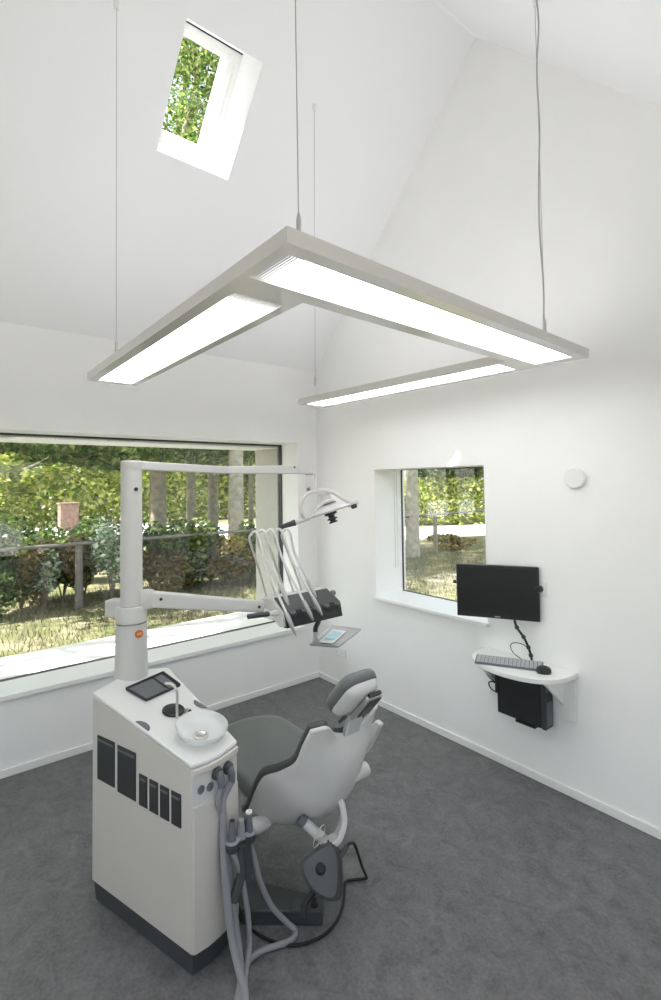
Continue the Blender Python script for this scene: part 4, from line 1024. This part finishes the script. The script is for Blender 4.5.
# bushes along the fence, each its own plant
def bush(name, label, px, d, w, h, m, n, ls, cat='bush', depth=.6, twig=True):
    x, y = at(px, d); h *= 1.18; w *= 1.1; n = int(n*1.35)
    t = thing(name, label, cat, (x, y, -0.02), 'shrubs along the garden fence')
    rng = random.Random(int(px*13+d*7))
    st = MB()
    for k in range(7):
        a = rng.uniform(0, 2*PI); st.tube([V((x, y, -.03)), V((x+math.cos(a)*w*.25, y+math.sin(a)*depth*.25, h*.5)), V((x+math.cos(a)*w*.45, y+math.sin(a)*depth*.4, h*.9))], [.014, .009, .004], 5)
    obj('stems', st, M['bark'], t)
    cl = MB()
    for k in range(8):
        a = rng.uniform(0, 2*PI); rr = rng.uniform(.1, .6)
        leaves(cl, (x+math.cos(a)*rr*w, y+math.sin(a)*rr*depth, h*rng.uniform(.25, .85)), (w*.42, depth*.45, h*.26), n//8, ls, rng=rng)
    lobj('foliage', cl, m, t)
    return t
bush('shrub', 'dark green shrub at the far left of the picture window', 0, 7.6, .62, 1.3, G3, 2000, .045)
bush('shrub', 'russet shrub at the foot of the dark shrub on the far left', 22, 8.0, .45, .8, G4, 1100, .045)
bush('shrub', 'green shrub left of the fence post', 36, 8.6, .55, 1.0, G1, 1700, .05)
bush('shrub', 'brown-leaved shrub around the fence post', 63, 8.6, .55, 1.0, G4, 1500, .055)
bush('shrub', 'mid green shrub right of the fence post', 84, 8.9, .6, 1.05, G1, 1800, .05)
bush('shrub', 'white flowering shrub half hidden by the column', 112, 8.6, .45, 1.4, G5, 1300, .05)
bush('shrub', 'low white flowering tuft in the green shrubs', 45, 8.1, .3, .72, G5, 500, .04)
bush('shrub', 'dark shrub right of the column', 150, 9.6, .6, 1.0, G3, 1600, .05)
bush('shrub', 'russet shrub below the tall grey trunk', 168, 9.2, .6, .75, G4, 1400, .05)
bush('shrub', 'green shrub between the tree trunks', 190, 9.6, .6, 1.05, G1, 1700, .055)
bush('shrub', 'dark shrub between the middle trunks', 210, 9.8, .6, .9, G3, 1600, .05)
bush('shrub', 'russet and green shrub at the foot of the pale trunk', 228, 9.6, .55, .8, G4, 1500, .05)
bush('shrub', 'green shrub at the right edge of the picture window', 250, 10, .6, .95, G1, 1600, .055)
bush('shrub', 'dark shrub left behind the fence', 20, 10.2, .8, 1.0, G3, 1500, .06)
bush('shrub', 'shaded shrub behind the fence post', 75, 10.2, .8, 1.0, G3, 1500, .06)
bush('shrub', 'low russet border plant in the small window', 450, 14.5, .9, .33, G4, 900, .06)
# fence: one rail on posts
fe = thing('fence', 'weathered wooden rail fence running through the garden', 'fence', (3, 4.75, 0))
obj('rail', MB().tube([V((-6, 4.72, .985)), V((-2, 4.74, 1.0)), V((2.3, 4.7, 1.0)), V((7.9, 4.8, 1.02)), V((14, 4.85, 1.02))], 0.028, 10, smooth=4), M['rail'], fe)
for fx in (-5.2, -1.12, 3.1, 6.9 + .75, 12):
    obj('post', MB().tube([V((fx, 4.8, -.03)), V((fx, 4.8, 1.02))], [.065, .055], 10), M['rail'], fe)
# road and what stands beyond
struct('ground.002', MB().prism([V((-40, 15.0, -0.02)), V((3, 12.5, -0.02)), V((9.5, 7.6, -0.02)), V((60, -14, -0.02)), V((60, -8, -0.02)), V((13, 10.2, -0.02)), V((6, 22, -0.02)), V((-40, 29, -0.02))],
                                [V((-40, 15.0, 0.0)), V((3, 12.5, 0.0)), V((9.5, 7.6, 0.0)), V((60, -14, 0.0)), V((60, -8, 0.0)), V((13, 10.2, 0.0)), V((6, 22, 0.0)), V((-40, 29, 0.0))]), M['street'], label='pale sunlit road beyond the garden', cat='road', smooth=False)
def hedge(label, p, q, h, dep_, m, n, ls):
    p = V(p); q = V(q); b = MB(); rng = random.Random(int(p.x*11+q.y*5))
    dv_ = (q-p); nrm = V((-dv_.y, dv_.x, 0)).normalized()
    for _ in range(n):
        c = p+dv_*rng.random()+nrm*dep_*rng.uniform(-.5, .5)+UP*(h*rng.random()**.85+rng.gauss(0, .05))
        s = ls*rng.uniform(.6, 1.3); a = V((rng.gauss(0, 1), rng.gauss(0, 1), rng.gauss(0, .7))).normalized(); d = V((rng.gauss(0, 1), rng.gauss(0, 1), rng.gauss(0, 1))); d = (d-a*d.dot(a)).normalized(); nn = a.cross(d)
        b.add([c-a*s, c+d*s*.6+nn*s*.15, c+a*s, c-d*s*.6+nn*s*.15], [(0, 1, 2, 3)])
    return tag(lobj('hedge', b, m), label, 'hedge', 'hedges across the road')
hedge('clipped bright green hedge across the road in the small window', (8.5, 15.5, 0), (20.5, 6.5, 0), 2.05, 1.2, G2, 14000, .1)
hedge('tall sunlit hedge across the road behind the tree trunks', (-3, 26, 0), (12.5, 21.5, 0), 4.0, 1.6, G2, 17000, .15)
hedge('green hedge across the road left of the column', (-22, 30.5, 0), (-9, 29.0, 0), 1.7, 1.4, G1, 9000, .15)
hedge('ivy-green hedge at the driveway left of the column', (-6.6, 26.5, 0), (-3.2, 26, 0), 2.5, 1.2, G1, 6500, .13)
for (px, d, lab, m) in ((455, 24, 'far trees above the clipped hedge', G3), (72, 48, 'far pale green tree between the two houses', G1), (6, 38, 'far tree at the left behind the road', G1), (180, 33, 'far sunlit tree left of the thick trunks', G2), (225, 34, 'far sunlit tree behind the pale trunk', G2), (268, 30, 'far green tree at the right of the picture window', G1), (118, 40, 'far tree behind the column', G1)):
    x, y = at(px, d); tree(lab, x, y, 5.5, .16, (3.4, 2.2, 3.9), M['bark'], m, 4500, .16, low=[(-1.6, 0, 2.7, 1.3, 900), (0, -.5, 2.6, 1.3, 900), (1.7, 0, 2.8, 1.3, 900)])
x, y = at(68, 22)
gp = thing('gate_pillar', 'red-brown brick gate pillar by the road', 'pillar', (x, y, 0))
obj('pillar_shaft', MB().bx(x-.36, x+.36, y-.3, y+.3, 0, 1.15), M['brick'], gp, bevel=.02)
obj('pillar_cap', MB().bx(x-.41, x+.41, y-.35, y+.35, 1.15, 1.22), M['brick'], gp, bevel=.02)
x, y = at(103, 44)
hs = thing('house', 'pale house with grey roof far beyond the road', 'house', (x, y, 0))
obj('house_wall', MB().bx(x-4, x+4, y, y+6, 0, 2.2), M['house'], hs)
obj('house_roof', MB().prism([V((x-4.4, y-.4, 2.2)), V((x+4.4, y-.4, 2.2)), V((x+4.4, y+6.4, 2.2)), V((x-4.4, y+6.4, 2.2))], [V((x-4.0, y+3, 4.2)), V((x+4.0, y+3, 4.2)), V((x+4.0, y+3.1, 4.2)), V((x-4.0, y+3.1, 4.2))]), M['roof_tile'], hs)
x, y = at(36, 46)
hs = thing('house', 'pale low house with hipped roof at the far left behind the branch', 'house', (x, y, 0))
obj('house_wall', MB().bx(x-3.2, x+3.0, y, y+6, 0, 2.9), M['house'], hs)
obj('house_roof', MB().prism([V((x-3.6, y-.4, 2.9)), V((x+3.4, y-.4, 2.9)), V((x+3.4, y+6.4, 2.9)), V((x-3.6, y+6.4, 2.9))], [V((x-1.5, y+3, 4.6)), V((x+1.5, y+3, 4.6)), V((x+1.5, y+3.1, 4.6)), V((x-1.5, y+3.1, 4.6))]), M['brick'], hs)
# grass blades
b = MB(); rng = random.Random(3)
for _ in range(16000):
    x = rng.uniform(-4.2, 4.5); y = rng.uniform(1.6, 6.2)
    if rng.random() < .35: x = rng.uniform(1.5, 9); y = rng.uniform(-.5, 5.5)
    h = rng.uniform(.03, .10); a = rng.uniform(0, 2*PI); w = .007; dx, dy = math.cos(a)*w, math.sin(a)*w; lx, ly = rng.gauss(0, .03), rng.gauss(0, .03)
    b.add([(x-dx, y-dy, -.022), (x+dx, y+dy, -.022), (x+lx, y+ly, h)], [(0, 1, 2)])
tag(lobj('grass', b, G6), 'dry grass blades on the lawn outside', 'grass', kind='stuff')

# ================================================================== LIGHT
w = bpy.data.worlds.new('World'); sc.world = w; w.use_nodes = True
nt = w.node_tree; N = nt.nodes; L = nt.links
bg = N['Background']
sky = N.new('ShaderNodeTexSky'); sky.sky_type = 'NISHITA'; sky.sun_disc = False
sky.sun_elevation = math.radians(56); sky.sun_rotation = math.radians(-71); sky.air_density = 1.0; sky.dust_density = 2.0
hs_ = N.new('ShaderNodeHueSaturation'); hs_.inputs['Saturation'].default_value = 0.4
L.new(sky.outputs['Color'], hs_.inputs['Color']); L.new(hs_.outputs['Color'], bg.inputs['Color']); bg.inputs['Strength'].default_value = 0.34
sun = bpy.data.lights.new('sun', 'SUN'); sun.energy = 12.0; sun.angle = math.radians(0.6); sun.color = (1.0, 0.97, 0.92)
so_ = bpy.data.objects.new('sun', sun); COL.objects.link(so_)
sd = V((1.45, -0.58, -2.12)).normalized()
so_.rotation_euler = sd.to_track_quat('-Z', 'Y').to_euler(); so_.location = (-8, 5, 14)

# ================================================================== CAMERA
cam = bpy.data.cameras.new('camera'); co = bpy.data.objects.new('camera', cam); COL.objects.link(co)
yaw, pit, rol = math.radians(38.97), math.radians(2.09), math.radians(-0.797)
fw = V((math.sin(yaw)*math.cos(pit), math.cos(yaw)*math.cos(pit), math.sin(pit)))
r0 = V((math.cos(yaw), -math.sin(yaw), 0)); u0 = r0.cross(fw)
rr = r0*math.cos(rol)+u0*math.sin(rol); uu = -r0*math.sin(rol)+u0*math.cos(rol)
mw = Matrix((( rr.x, uu.x, -fw.x, -3.05), (rr.y, uu.y, -fw.y, -3.99), (rr.z, uu.z, -fw.z, 1.9), (0, 0, 0, 1)))
co.matrix_world = mw
cam.sensor_fit = 'AUTO'; cam.sensor_width = 36; cam.lens = 502*36/1000; cam.shift_y = -0.035; cam.clip_start = 0.02; cam.clip_end = 300
sc.camera = co
sc.view_settings.view_transform = 'Standard'; sc.view_settings.look = 'None'; sc.view_settings.gamma = 1; sc.view_settings.use_curve_mapping = False
sc.view_settings.exposure = 0.84
try:
    sc.cycles.use_denoising = True; sc.cycles.max_bounces = 12; sc.cycles.diffuse_bounces = 8; sc.cycles.transparent_max_bounces = 24
    sc.cycles.sample_clamp_indirect = 8.0
except Exception: pass
